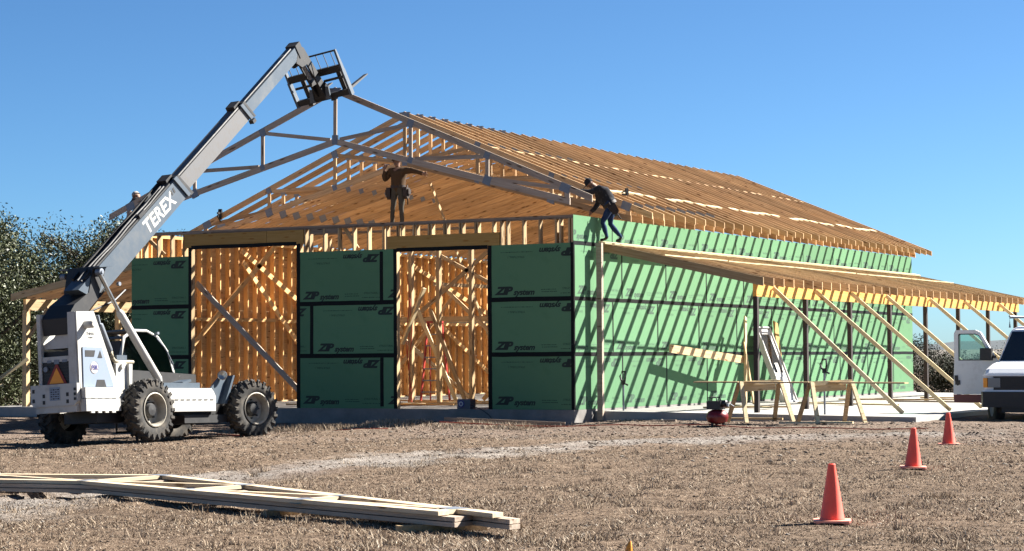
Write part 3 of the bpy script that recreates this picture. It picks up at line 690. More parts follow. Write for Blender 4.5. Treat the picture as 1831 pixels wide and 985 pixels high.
# ------------------------------------------------------------------ telescopic handler
LR = Matrix.Rotation(math.radians(-3.2), 4, 'Y') @ Matrix.Rotation(math.radians(-1.0), 4, 'X')
ld = thing('telehandler', (-5.8, -7.0, -.50), 'white telescopic handler with its grey boom raised over the building', 'telehandler', rot=LR)
def P(mb, name, mats, par=None): return mb.build(name, mats, par or ld)
def wheel(x, y, side, steer=0.):
    Mw = WM[ld.name] @ Matrix.Translation((x, y, .60)) @ Matrix.Rotation(steer, 4, 'Z')
    if side < 0: Mw = Mw @ Matrix.Rotation(math.pi, 4, 'Z')
    R, W = .565, .34
    mb = MB(); mb.lathe([(.32, -.13), (.36, -.165), (.46, -.178), (.52, -.165), (.555, -.14), (R, -.06), (R, .06), (.555, .14), (.52, .165), (.46, .178), (.36, .165), (.32, .13)], 36)
    for k in range(22):      # chevron lugs, alternately from each shoulder
        a = 2 * math.pi * k / 22
        for s in (-1, 1):
            aa = a + (math.pi / 22 if s > 0 else 0); rot = Matrix.Rotation(aa, 4, 'X')
            A = Vector((s * .172, .0, R - .045)); B = Vector((s * .005, .115, R + .018)); 
            M_, L_ = frame(rot @ A, rot @ B, rot @ Vector((0, 0, 1)))
            mb.box((0, 0, 0), (L_, .062, .085), 0, None) if 0 else None
            vs = [M_ @ Vector(p) for p in ((0, -.034, -.05), (L_, -.026, -.03), (L_, .026, -.03), (0, .034, -.05), (0, -.030, .045), (L_, -.020, .024), (L_, .020, .024), (0, .030, .045))]
            mb.add(vs, BOXF)
            vs = [rot @ Vector(p) for p in ((s * .15, -.03, R - .09), (s * .19, -.03, R - .10), (s * .19, .035, R - .10), (s * .15, .035, R - .09), (s * .15, -.028, R + .035), (s * .185, -.028, R + .01), (s * .185, .03, R + .01), (s * .15, .03, R + .035))]
            mb.add(vs, BOXF)
    wl = mb.build('wheel', TYRE, ld, Mw)
    mb = MB(); mb.lathe([(.325, .165), (.335, .178), (.315, .185), (.30, .16), (.285, .05), (.27, .0), (.12, -.03), (0, -.03)], 32)
    mb.build('rim', RIM, wl, Mw)
    mb = MB(); mb.lathe([(.15, -.035), (.15, .05), (.11, .10), (0, .11)], 16)
    for k in range(8): a = k * math.pi / 4; mb.box((.0, .19 * math.cos(a), .19 * math.sin(a)), (.05, .03, .03))
    mb.build('hub', DARK, wl, Mw)
wheel(1.05, -1.68, 1, math.radians(-2)); wheel(-1.05, -1.68, -1, 0); wheel(1.05, 1.68, 1, math.radians(-13)); wheel(-1.05, 1.68, -1, math.radians(-13))
# frame and axles
mb = MB(); mb.box((.1, .05, .62), (.62, 5.1, .34)); mb.box((0, -1.68, .58), (1.8, .24, .24)); mb.box((0, 1.68, .58), (1.8, .24, .24)); mb.box((.32, -2.2, .50), (.8, 1.2, .22)); mb.box((.3, .4, .42), (1.1, 1.4, .16))
mb.tube([(-.3, -1.0, .4), (-.3, -1.0, .22), (.25, -1.0, .22), (.25, -1.0, .4)], .025, 6); P(mb, 'chassis', DARK)
# rear counterweight / bumper
mb = MB(); mb.prism([(-.27, .80), (-.27, 1.13), (.85, 1.13), (.85, .80), (.78, .72), (-.2, .72)], 'y', -3.50, -3.38); mb.prism([(-.18, .60), (-.18, .74), (.80, .74), (.80, .60)], 'y', -3.46, -3.30)
P(mb, 'counterweight', WHITE)
mb = MB()
for x, z in ((-.2, 1.02), (-.2, .84), (.05, .92), (.05, .80), (.62, .93), (.62, .80)): mb.box((x, -3.502, z), (.055, .012, .07))
for z in (.84, .93, 1.02): mb.box((.80, -3.503, z), (.05, .012, .05))
P(mb, 'bolt_hole', DARK)
mb = MB(); mb.box((.32, -3.505, .95), (.25, .006, .25)); pl_ = P(mb, 'rating_plate', BLUEG)
mb = MB()
for k in range(5):
    for j in range(4): mb.box((.24 + j * .055, -3.51, .86 + k * .042), (.035, .004, .012 + .012 * ((k + j) % 2)))
mb.build('engraving', DARK, pl_, WM[ld.name])
# two uprights that carry the boom
for sx, x0, x1 in ((1, .66, .85), (-1, -.12, .04)):
    mb = MB(); poly = [(-3.42, 1.04), (-3.46, 2.46), (-2.96, 2.48), (-2.24, .96), (-2.24, .60), (-3.38, .60)]
    if sx > 0: mb.prism(poly, 'x', x1 - .03, x1); mb.prism([(-3.46, 1.0), (-3.47, 2.46), (-3.40, 2.46), (-3.38, 1.0)], 'x', x0 - .02, x1 - .03); 
    else: mb.prism(poly, 'x', x0, x0 + .03); mb.prism([(-3.46, 1.0), (-3.47, 2.46), (-3.40, 2.46), (-3.38, 1.0)], 'x', x0 + .03, x1 - .06)
    P(mb, 'boom_upright', WHITE)
mb = MB(); mb.lathe([(0, 0), (.075, 0), (.075, .16), (.05, .2), (0, .2)], 16, 0, Matrix.Translation((.852, -3.2, 2.22))); mb.lathe([(0, 0), (.045, 0), (.045, .05), (0, .05)], 12, 0, Matrix.Translation((.852, -3.02, 2.28))); P(mb, 'pivot_pin', WHITE)
# side engine door, pale blue, with two windows and step
mb = MB(); mb.prism([(-3.33, 1.05), (-3.33, 1.80), (-2.78, 1.80), (-2.46, 1.06)], 'x', .852, .872); door = P(mb, 'engine_door', BLUEG)
mb = MB(); mb.prism([(-3.27, 1.62), (-3.27, 1.74), (-2.98, 1.74), (-3.02, 1.62)], 'x', .873, .877); mb.prism([(-2.92, 1.60), (-2.84, 1.74), (-2.78, 1.60)], 'x', .873, .877); mb.prism([(-3.0, 1.06), (-2.95, 1.19), (-2.74, 1.19), (-2.69, 1.06)], 'x', .873, .877)
mb.build('door_opening', DARK, door, WM[ld.name])
DISC = M_paint('decal_white', (.72, .66, .66), .5, amount=.2); DBLU = M_paint('decal_blue', (.05, .05, .28), .5, amount=0)
mb = MB(); mb.lathe([(0, .0), (.115, .0), (.115, .003)], 28, 0, Matrix.Translation((.877, -3.02, 1.42))); dec = mb.build('round_decal', DISC, door, WM[ld.name])
def side_text(body, size, y, z, x, mat, name, parent, ang=0, bold=.004, shear=0., sp=1.):
    vs, fs = text_mesh(body, size, shear, bold, 'CENTER', sp); m = MB()
    c, s_ = math.cos(ang), math.sin(ang)
    m.add([(x, y + v.x * c - v.y * s_, z + v.x * s_ + v.y * c) for v in vs], fs); return m.build(name, mat, parent, WM[ld.name])
side_text('FSR', .115, -3.02, 1.38, .8845, DBLU, 'printed_letters', door, bold=.003)
side_text('TH842C', .068, -3.08, 2.03, .8525, DARK, 'printed_letters', ld, shear=.2, bold=.002); side_text('TURBO', .045, -3.08, 1.965, .8525, DARK, 'printed_letters', ld, shear=.2, bold=.001)
mb = MB(); mb.prism([(-3.40, .60), (-3.40, .83), (-2.42, .83), (-2.42, .60)], 'x', .86, .98); mb.prism([(-3.39, .845), (-3.39, 1.04), (-2.47, 1.04), (-2.42, .98), (-2.42, .845)], 'x', .86, .96)
for k in range(4): mb.box((.965, -3.22 + .2 * k, .585), (.04, .1, .04))
P(mb, 'side_step', WHITE)
mb = MB()
for k in range(4): mb.box((.975, -3.2 + .2 * k, .838), (.02, .11, .014))
P(mb, 'step_slot', DARK)
# radiator grille, warning triangle, white cover between the uprights
mb = MB(); mb.box((.31, -3.40, 1.33), (.72, .06, .46)); gr = P(mb, 'rear_grille', DARK)
mb = MB()
for k in range(7): mb.box((.31, -3.436, 1.15 + k * .06), (.66, .012, .014))
mb.build('grille_slat', BLACKP, gr, WM[ld.name])
MAR = M_paint('triangle_border', (.40, .035, .02), .5, amount=.1)
mb = MB(); mb.prism([(.08, 1.12), (.11, 1.09), (.55, 1.09), (.58, 1.12), (.36, 1.50), (.31, 1.50)], 'y', -3.452, -3.445); tri = P(mb, 'warning_triangle', MAR)
mb = MB(); mb.prism([(.155, 1.145), (.505, 1.145), (.335, 1.435)], 'y', -3.458, -3.4535); mb.build('triangle_face', SMV, tri, WM[ld.name])
mb = MB(); mb.box((.33, -3.44, 1.55), (.12, .01, .08)); mb.box((.15, -3.44, 1.56), (.1, .01, .05)); mb.box((.52, -3.44, 1.56), (.12, .01, .05)); mb.lathe([(0, 0), (.05, 0), (.05, .03), (0, .03)], 14, 0, Matrix.Translation((.08, -3.44, 1.42)) @ Matrix.Rotation(-math.pi / 2, 4, 'Z')); P(mb, 'label_plate', STEEL)
mb = MB(); mb.box((.31, -3.41, 1.60), (.80, .05, .10)); mb.box((-.07, -3.41, 1.3), (.05, .05, .6)); mb.box((.66, -3.41, 1.3), (.04, .05, .6)); P(mb, 'rear_panel', WHITE)
mb = MB(); mb.prism([(-.05, 1.80), (-.05, 1.88), (.20, 2.0), (.36, 2.16), (.42, 2.2), (.62, 2.0), (.66, 1.80)], 'y', -3.36, -2.6); P(mb, 'engine_cowl', WHITE)
mb = MB(); mb.box((.3, -3.0, 1.35), (.7, .7, .8)); mb.tube([(.3, -3.3, 1.72), (.45, -3.25, 1.74), (.6, -3.3, 1.7)], .03, 6); P(mb, 'engine_block', DARK)
# front body
mb = MB(); mb.prism([(-1.0, .57), (-1.0, 1.03), (.48, 1.03), (.56, .96), (.62, .86), (.60, .57)], 'x', .30, .95); P(mb, 'tool_box', WHITE)
mb = MB()
for k in range(8): mb.box((.953, -.86 + .19 * k, .80), (.012, .11, .016))
P(mb, 'step_slot', DARK)
mb = MB(); mb.box((.55, -.30, 1.09), (.5, 1.15, .11)); mb.box((.6, -.05, 1.17), (.3, .28, .05), 0, Matrix.Rotation(.2, 3, 'X').to_4x4()); mb.box((.5, .38, 1.09), (.4, .10, .13)); P(mb, 'deck_cover', GREY)
mb = MB(); mb.prism([(.50, .78), (.72, 1.05), (1.0, 1.26), (1.28, 1.26), (1.30, 1.1), (.98, .72)], 'x', .72, .76); mb.prism([(.98, .72), (1.30, 1.30), (1.36, 1.30), (1.06, .72)], 'x', .60, .90)
mb.tube([(.83, 1.25, 1.22), (.83, 1.1, .75)], .03, 8); P(mb, 'front_fender', GREY)
mb = MB(); mb.lathe([(0, 0), (.07, .01), (.1, .06), (.1, .10), (.085, .11), (0, .09)], 20, 0, Matrix.Translation((.80, 1.08, 1.30)) @ Matrix.Rotation(math.radians(-60), 4, 'Z')); P(mb, 'work_lamp', CHROME)
mb = MB(); mb.prism([(-2.30, 1.50), (-2.05, 1.56), (-1.9, 1.45), (-1.98, .95), (-2.25, .75), (-2.45, .8), (-2.3, 1.2)], 'x', .74, .80); mb.prism([(-1.98, 1.5), (-1.88, 1.5), (-1.92, .9), (-1.99, .9)], 'x', .62, .86); mb.lathe([(0, 0), (.05, 0), (.05, .05), (0, .05)], 12, 0, Matrix.Translation((.80, -2.14, 1.45))); P(mb, 'rear_fender', WHITE)
mb = MB(); mb.prism([(-1.95, .75), (-1.8, 1.45), (.9, 1.35), (.9, .75)], 'x', -.9, .25); P(mb, 'centre_body', DARK)
# cab behind the boom
arch = [(-.78, .9), (-.78, 1.75), (-.66, 2.12), (-.35, 2.26), (.05, 2.26), (.40, 2.14), (.70, 1.85), (.88, 1.45), (.92, 1.15)]
cabp = None
for x in (-.32, -1.15):
    mb = MB(); mb.tube([(x, a, b) for a, b in arch], .035, 8); c_ = P(mb, 'cab_frame', WHITE if x > -1 else BLACKP); cabp = cabp or c_
mb = MB()
for (a, b) in (arch[2], arch[4], arch[6]): mb.tube([(-.32, a, b), (-1.15, a, b)], .03, 6)
P(mb, 'cab_crossbar', GREY); mb = MB(); mb.box((-.73, -.2, 2.28), (.86, .5, .035)); P(mb, 'cab_roof', GREY)
mb = MB(); mb.prism([(-.73, 1.0)] + [(a * .96, b - .02) for a, b in arch[1:]] , 'x', -.30, -.294); P(mb, 'cab_window', SMOKE)
mb = MB(); mb.prism([(-.74, .9), (-.74, 2.05), (-.70, 2.05), (-.70, .9)], 'x', -1.1, -.35); mb.box((-.73, -.35, 1.35), (.5, .12, .6)); mb.box((-.73, -.15, 1.08), (.5, .5, .12)); mb.tube([(-.73, .15, 1.2), (-.73, .3, 1.55)], .02, 6); P(mb, 'cab_seat', DARK)
mb = MB(); mb.tube([(-.30, .90, 1.35), (-.30, .86, 1.6), (-.30, .62, 1.92), (-.30, .35, 2.12)], .018, 6); mb.box((-.26, .34, 2.22), (.05, .06, .05)); P(mb, 'cab_handrail', STEEL)
# exhaust
mb = MB(); mb.tube([(.72, -2.70, 2.42), (.72, -2.66, 2.28)], .035, 10); mb.tube([(.72, -2.67, 2.26), (.72, -2.64, 2.24), (.72, -2.38, 1.76), (.72, -2.36, 1.70)], [.03, .065, .065, .03], 14); P(mb, 'muffler', STEEL)
mb = MB(); mb.tube([(.74, -2.36, 1.74), (.74, -2.33, 1.62), (.74, -2.27, 1.56), (.74, -2.18, 1.545), (.74, -1.72, 1.54)], .038, 12); P(mb, 'exhaust_pipe', CREAMP)
mb = MB(); mb.box((.72, -2.08, 1.62), (.1, .3, .1)); P(mb, 'pipe_guard', GREY)
# boom: three telescoping box sections on one inclined axis
BA = math.radians(37.6); ca, sa = math.cos(BA), math.sin(BA)
def bp(t, n=0, x=.42): return Vector((x, -2.45 + t * ca - n * sa, 3.09 + t * sa + n * ca))    # t along, n above the axis
def bprism(mb, t0, t1, n0, n1, x0, x1, t0b=None, t1b=None, m=0):
    t0b = t0 if t0b is None else t0b; t1b = t1 if t1b is None else t1b
    a = [bp(t0b, n0), bp(t1b, n0), bp(t1, n1), bp(t0, n1)]
    mb.prism([(v.y, v.z) for v in a], 'x', x0, x1, m); return mb
mb = MB(); bprism(mb, -.62, 3.30, -.235, .235, .235, .605, -.30, 3.46); boom = P(mb, 'boom', GREY)
mb = MB(); bprism(mb, 3.0, 6.28, -.175, .185, .27, .57, 3.0, 6.40); P(mb, 'boom_middle_section', WORN)
mb = MB(); bprism(mb, 6.0, 9.10, -.135, .135, .30, .54, 6.0, 9.02); P(mb, 'boom_inner_section', GREY)
mb = MB(); bprism(mb, 3.28, 3.36, -.27, .29, .20, .64, 3.46, 3.56); bprism(mb, 3.10, 3.34, .24, .33, .26, .5); P(mb, 'boom_collar', DARK)
mb = MB(); bprism(mb, 3.18, 3.29, -.24, .30, .61, .645, 3.36, 3.46); P(mb, 'collar_plate', GREY); mb = MB(); bprism(mb, 6.20, 6.32, -.19, .24, .575, .61, 6.35, 6.48); P(mb, 'collar_plate', GREY)
mb = MB(); bprism(mb, 6.30, 6.38, -.21, .25, .24, .61, 6.46, 6.54); bprism(mb, 6.1, 6.36, .19, .28, .28, .5); bprism(mb, 6.3, 6.42, -.28, -.20, .55, .66); P(mb, 'boom_collar', DARK)
mb = MB(); bprism(mb, -.3, 3.1, .237, .30, .26, .30); bprism(mb, -.3, 3.1, .237, .27, .50, .58); mb.tube([bp(t, .29 + .012 * math.sin(t * 5), .55) for t in np.arange(-.4, 3.2, .3)], .022, 6); mb.tube([bp(t, .30 + .012 * math.cos(t * 4), .47) for t in np.arange(-.4, 3.2, .3)], .022, 6)
mb.tube([bp(t, .215, .55) for t in np.arange(3.4, 6.3, .4)], .025, 6); mb.tube([bp(t, .17, .5) for t in np.arange(6.4, 9.0, .4)], .022, 6); mb.box(tuple(bp(1.9, .29, .58)), (.06, .2, .08), 0, Matrix.Rotation(BA, 4, 'X')); P(mb, 'boom_hose', DARK)
vs, fs = text_mesh('TEREX', .40, 0, .012, 'CENTER', 1.02); mb = MB(); c0 = bp(2.38, -.125)
mb.add([(.6075, c0.y + v.x * ca - v.y * sa, c0.z + v.x * sa + v.y * ca) for v in vs], fs); P(mb, 'printed_letters', WHITE)
mb = MB(); [mb.box(tuple(bp(t, .10, .607)), (.006, .05, .11), 0, Matrix.Rotation(BA, 4, 'X')) for t in (2.98, 3.07)]; P(mb, 'safety_sticker', DARK)
# boom tail between the uprights; grey paint coloured dark for its shaded rear
mb = MB(); mb.prism([(-2.66, 3.36), (-2.30, 3.32), (-2.55, 2.75), (-2.9, 2.45), (-3.15, 2.08), (-3.40, 2.05), (-3.44, 2.36), (-3.22, 2.62), (-2.80, 2.86)], 'x', .0, .62); P(mb, 'boom_tail', DARK)
mb = MB(); mb.box((.30, -2.45, 3.37), (.95, .42, .03), 0, Matrix.Rotation(.1, 4, 'X')); P(mb, 'tail_cover', GREY)
mb = MB(); mb.lathe([(0, 0), (.065, 0), (.065, .12), (.03, .125), (.03, .14), (0, .14)], 16, 0, Matrix.Translation((.66, -2.60, 3.25))); P(mb, 'boom_pin', STEEL); mb = MB(); mb.lathe([(0, 0), (.06, 0), (.06, .12), (0, .12)], 12, 0, Matrix.Translation((-.2, -2.62, 3.22))); P(mb, 'boom_pin', STEEL); mb = MB()
mb.lathe([(0, 0), (.04, 0), (.04, .06), (0, .06)], 12, 0, Matrix.Translation((.60, -1.93, 3.06))); P(mb, 'boom_pin', STEEL)
mb = MB(); mb.tube([(.7, -2.60, 3.25), (.74, -2.06, 2.47)], .042, 12); P(mb, 'cylinder_rod', CHROME)
mb = MB(); mb.tube([(.74, -2.10, 2.53), (.75, -2.06, 2.47), (.78, -1.00, 1.22), (.78, -.95, 1.16)], [.05, .078, .078, .05], 14); P(mb, 'lift_cylinder', WHITE)
mb = MB(); 
for k, (dx, dy) in enumerate(((0, 0), (.03, .03), (-.03, .02))):
    mb.tube([(.62 + dx, -2.35 + dy, 2.95), (.55 + dx, -2.75, 2.60 - dy), (.50, -3.1, 2.40), (.52 + dx, -3.28, 2.1), (.55 + dx, -3.2, 1.8), (.6, -3.1, 1.62)], .016, 6)
mb.tube([(.64, -1.75, 2.95), (.64, -2.1, 2.72), (.6, -2.6, 2.55), (.5, -2.95, 2.4)], .02, 6); P(mb, 'hydraulic_hose', BLACKP)
# gooseneck and fork carriage
q0 = bp(9.0, 0)
mb = MB(); bprism(mb, 8.95, 9.16, -.15, .17, .28, .56); P(mb, 'boom_nose', DARK)
for x in (.30, .50):
    mb = MB(); mb.prism([(q0.y - .10, q0.z - .28), (q0.y + .02, q0.z + .14), (q0.y + .20, q0.z + .12), (q0.y + 1.06, q0.z - .66), (q0.y + 1.02, q0.z - .90), (q0.y + .72, q0.z - .62), (q0.y + .32, q0.z - .24), (q0.y + .12, q0.z - .34)], 'x', x, x + .045); P(mb, 'gooseneck', DARK)
mb = MB(); mb.tube([(.42, q0.y + .1, q0.z - .02), (.42, q0.y + .62, q0.z - .52)], .05, 10); P(mb, 'tilt_rod', STEEL)
CM = WM[ld.name] @ Matrix.Translation((.40, q0.y + 1.18, q0.z - .87)) @ Matrix.Rotation(math.radians(-5), 4, 'Y') @ Matrix.Rotation(math.radians(29), 4, 'X')
# carriage frame: x across, y forward, z up
mb = MB(); mb.box((0, 0, 0), (1.50, .10, .13)); mb.box((.22, .04, -.085), (.12, .12, .07)); mb.box((-.40, .04, -.085), (.12, .12, .07)); car = mb.build('fork_carriage', DARK, ld, CM)
mb = MB(); mb.box((0, 0, .58), (1.50, .08, .16)); mb.box((-.35, .02, .34), (.6, .05, .05)); mb.box((.45, .02, .36), (.6, .05, .05)); mb.build('carriage_bar', DARK, car, CM)
for x in (-.73, .73):
    mb = MB(); mb.box((x, 0, .22), (.06, .13, .62)); mb.prism([(-.05, .5), (.065, .5), (.03, 1.02), (-.02, 1.02)], 'x', x - .025, x + .025); mb.build('side_plate', GREY, car, CM)
mb = MB(); mb.box((0, .0, 1.00), (1.44, .035, .035)); mb.build('backrest_rail', DARK, car, CM)
for k in range(7): mb = MB(); mb.box((-.60 + .20 * k, 0, .82), (.014, .014, .34)); mb.build('backrest_bar', DARK, car, CM)
mb = MB(); mb.prism([(-.28, .0), (-.1, .32), (.1, .42), (.22, .3), (.12, .05)], 'y', -.12, -.02); mb.build('coupler_plate', DARK, car, CM)
for x in (-.42, .56):
    mb = MB(); mb.box((x, .075, .28), (.11, .04, .60)); mb.prism([(.06, -.03), (.06, .03), (1.15, .012), (1.15, -.012)], 'x', x - .055, x + .055); mb.build('fork', DARK, car, CM)
mb = MB(); mb.tube([(.02, -.1, .78), (.06, -.08, .62), (.08, -.1, .42)], [.035, .03, .02], 8); mb.build('strap', YEL, car, CM)
for x in (-.24, .20): mb = MB(); mb.prism([(-.09, -.02), (.02, .28), (.09, .26), (.03, -.04)], 'y', -.14, -.09, 0, Matrix.Translation((x, 0, 0))); mb.build('coupler_arm', GREY, car, CM)

# ------------------------------------------------------------------ people
def person(name, loc, rotz, J, label, cloth, top_m, leg_m, hat_m, seed=1, group=None, bulk=1.):
    """J: joint positions in metres in the person's frame (x right of the person, y forward, z up)"""
    M0 = Matrix.Translation(loc) @ Matrix.Rotation(rotz, 4, 'Z')
    root = thing(name, M0.translation, label, 'person', group, Matrix.Rotation(rotz, 4, 'Z'))
    V, E_, Rr, G = [], [], [], []
    def v(p, r, par=None, g=0):
        V.append(Vector(p)); Rr.append((r[0] * bulk, r[1] * bulk) if g == 1 else r); G.append(g); i_ = len(V) - 1
        if par is not None: E_.append((par, i_))
        return i_
    L = lambda a, b, t: Vector(a).lerp(Vector(b), t)
    pel = v(J['pelvis'], (.125, .15), None, 2)
    wa = v(L(J['pelvis'], J['chest'], .45), (.14, .17), pel, 1); ch = v(J['chest'], (.15, .19), wa, 1)
    nk0 = v(L(J['chest'], J['neck'], .7), (.085, .11), ch, 1); nk = v(J['neck'], (.055, .055), nk0, 0)
    hc = Vector(J['head']); hd = (hc - Vector(J['neck'])).normalized()
    h1 = v(hc - hd * .06, (.072, .072), nk, 0); h2 = v(hc + hd * .03, (.092, .082), h1, 0); h3 = v(hc + hd * .10, (.075, .07), h2, 0)
    fw = Vector(J['face']).normalized(); v(hc + fw * .105 - hd * .02, (.014, .014), h2, 0); v(hc + fw * .085 - hd * .075, (.024, .02), h1, 0)
    side = hd.cross(fw).normalized()
    for s in (-1, 1): v(hc + side * .095 * s - hd * .01, (.014, .022), h2, 0)
    for s, k in ((-1, 'l'), (1, 'r')):
        sh, el, wr, ha = (Vector(J[q + k]) for q in ('sh_', 'el_', 'wr_', 'ha_'))
        a = v(sh, (.082, .082), nk0, 1); b = v(sh.lerp(el, .5), (.070, .070), a, 1); c = v(el, (.058, .058), b, 1); d = v(el.lerp(wr, .4), (.055, .055), c, 1); e = v(wr, (.036, .040), d, 1)
        hdv = (ha - wr).normalized(); sd = hdv.cross(Vector((.2, .9, .3))).normalized(); pm = v(wr + hdv * .05, (.022, .042), e, 0)
        for q, (o, ln) in enumerate(((-.030, .075), (-.010, .09), (.010, .085), (.030, .068))):
            f1 = v(wr + hdv * .085 + sd * o, (.011, .011), pm, 0); f2 = v(wr + hdv * (.085 + ln * .55) + sd * o * 1.1 + hdv.cross(sd) * .012, (.009, .009), f1, 0); v(wr + hdv * (.08 + ln * .9) + sd * o * 1.15 + hdv.cross(sd) * .035, (.008, .008), f2, 0)
        t1 = v(wr + hdv * .045 - sd * .045, (.012, .012), pm, 0); v(wr + hdv * .09 - sd * .065, (.009, .009), t1, 0)
        hp, kn, an, to = (Vector(J[q + k]) for q in ('hp_', 'kn_', 'an_', 'to_'))
        a = v(hp, (.092, .092), pel, 2); b = v(hp.lerp(kn, .5), (.080, .080), a, 2); c = v(kn, (.060, .062), b, 2); d = v(kn.lerp(an, .4), (.057, .06), c, 2); e = v(an + Vector((0, 0, .02)), (.046, .05), d, 2)
        f = v(an.lerp(to, .35) - Vector((0, 0, .015)), (.04, .036), e, 3); v(to, (.038, .026), f, 3)
    me = bpy.data.meshes.new(name); me.from_pydata(V, E_, []); me.update()
    o = bpy.data.objects.new('tmp', me); COL.objects.link(o)
    md = o.modifiers.new('s', 'SKIN'); md.use_smooth_shade = True
    for k, sv in enumerate(me.skin_vertices[0].data): sv.radius = Rr[k]; sv.use_root = (k == 0)
    ss = o.modifiers.new('d', 'SUBSURF'); ss.levels = 1; ss.render_levels = 1
    dg = bpy.context.evaluated_depsgraph_get(); res = bpy.data.meshes.new_from_object(o.evaluated_get(dg)); bpy.data.objects.remove(o)
    for m in (SKIN, top_m, leg_m, BOOT): res.materials.append(m)
    Va = np.array([tuple(x) for x in V]); seg = [(Va[a], Va[b], G[b]) for a, b in E_]
    A = np.array([s_[0] for s_ in seg]); B = np.array([s_[1] for s_ in seg]); Gs = [s_[2] for s_ in seg]
    # folds: push vertices a little along a noise so that cloth is not smooth
    co = np.empty(len(res.vertices) * 3); res.vertices.foreach_get('co', co); co = co.reshape(-1, 3)
    no = np.array([tuple(q.normal) for q in res.vertices]); rr = lattice_noise(co[:, 0] + co[:, 2] * .7, co[:, 1] + co[:, 2], .07, seed) * .022
    co2 = co + no * rr[:, None]; res.vertices.foreach_set('co', co2.ravel())
    for p in res.polygons:
        c = np.array(p.center); ab = B - A; t = np.clip(((c - A) * ab).sum(1) / np.maximum((ab * ab).sum(1), 1e-9), 0, 1)
        d = np.linalg.norm(c - A - ab * t[:, None], axis=1); p.material_index = Gs[int(d.argmin())]; p.use_smooth = True
    link('body', res, root, M0)
    Mh = M0 @ Matrix(((side.x, fw.x, hd.x, hc.x), (side.y, fw.y, hd.y, hc.y), (side.z, fw.z, hd.z, hc.z), (0, 0, 0, 1)))
    mb = MB(); mb.lathe([(0, .155), (.05, .148), (.088, .11), (.104, .05), (.106, .03)], 16, 0, Matrix.Rotation(-math.pi / 2, 4, 'Y')); mb.prism([(-.075, .09), (.075, .09), (.05, .185), (-.05, .185)], 'z', .035, .045); mb.build('cap', hat_m, root, Mh)
    mb = MB()
    for s in (-1, 1): mb.lathe([(0, -.004), (.011, 0), (0, .006)], 8, 0, Matrix.Translation((s * .034, .086, .012)) @ Matrix.Rotation(math.pi / 2, 4, 'Z'))
    mb.box((0, .092, -.055), (.045, .01, .008)); mb.build('facial_feature', DARK, root, Mh)
    # tool belt with pouches
    up = (Vector(J['chest']) - Vector(J['pelvis'])).normalized(); pf = Vector((0, 1, 0)); sx = pf.cross(up).normalized() * 1; pf = up.cross(sx)
    Mb = M0 @ Matrix(((sx.x, pf.x, up.x, J['pelvis'][0]), (sx.y, pf.y, up.y, J['pelvis'][1]), (sx.z, pf.z, up.z, J['pelvis'][2]), (0, 0, 0, 1)))
    mb = MB(); pr = [(.03, 0), (.155, 0), (.168, .03), (.168, .06), (.155, .08)]; Mr = Matrix.Translation((0, 0, .03)) @ Matrix.Scale(1.12, 4, (1, 0, 0)) @ Matrix.Rotation(-math.pi / 2, 4, 'Y')
    mb.lathe([(.150, 0), (.165, .0), (.165, .07), (.150, .07)], 18, 0, Mr)
    blt = mb.build('tool_belt', LEATHER, root, Mb)
    for s in (-1, 1):
        mb = MB(); mb.prism([(-.09, .04), (.10, .05), (.085, -.17), (.02, -.23), (-.07, -.18)], 'x', s * .17, s * .27); mb.prism([(-.07, .0), (.07, .0), (.06, -.12), (-.06, -.12)], 'x', s * .27, s * .31)
        if s < 0: mb.tube([(-.25, .02, .1), (-.26, .0, -.36)], .014, 6)
        mb.build('tool_pouch', LEATHER, root, Mb)
    return root
# worker standing inside the gable wall, arms on the held truss (facing the camera side)
zf = 4.20
person('person', (-5.25, 1.25, zf), math.radians(185), dict(pelvis=(0, 0, .93), chest=(0, -.01, 1.24), neck=(0, 0, 1.45), head=(.02, .03, 1.60), face=(0, 1, -.1),
    sh_l=(-.19, 0, 1.38), el_l=(-.44, .05, 1.36), wr_l=(-.70, .10, 1.28), ha_l=(-.78, .12, 1.25), sh_r=(.19, 0, 1.38), el_r=(.33, .06, 1.14), wr_r=(.29, .14, 1.38), ha_r=(.27, .15, 1.46),
    hp_l=(-.09, 0, .88), kn_l=(-.10, .03, .47), an_l=(-.10, -.01, .09), to_l=(-.12, .15, .04), hp_r=(.09, 0, .88), kn_r=(.13, .03, .47), an_r=(.17, -.01, .09), to_r=(.20, .15, .04)),
    'person in brown work coat standing behind the gable wall plate, arms on the held truss', None, CLOTHBR, CLOTHGY, CLOTHBR, 3, bulk=1.22)
# worker bent over at the porch corner
person('person', (.22, 1.38, 3.715), math.radians(118), dict(pelvis=(0, -.05, .80), chest=(0, .14, 1.08), neck=(0, .29, 1.23), head=(.0, .42, 1.31), face=(0, .85, -.5),
    sh_l=(-.18, .23, 1.19), el_l=(-.20, .46, 1.10), wr_l=(-.16, .68, 1.16), ha_l=(-.14, .75, 1.17), sh_r=(.18, .23, 1.19), el_r=(.22, .24, .88), wr_r=(.20, .40, .70), ha_r=(.20, .44, .62),
    hp_l=(-.09, -.03, .77), kn_l=(-.12, .16, .46), an_l=(-.14, .06, .09), to_l=(-.15, .22, .04), hp_r=(.09, -.06, .77), kn_r=(.11, -.02, .42), an_r=(.13, -.28, .09), to_r=(.14, -.14, .04)),
    'person in dark shirt and blue jeans bent over on the porch roof corner', None, CLOTHBL, DENIM, CLOTHBL, 5, bulk=1.15)
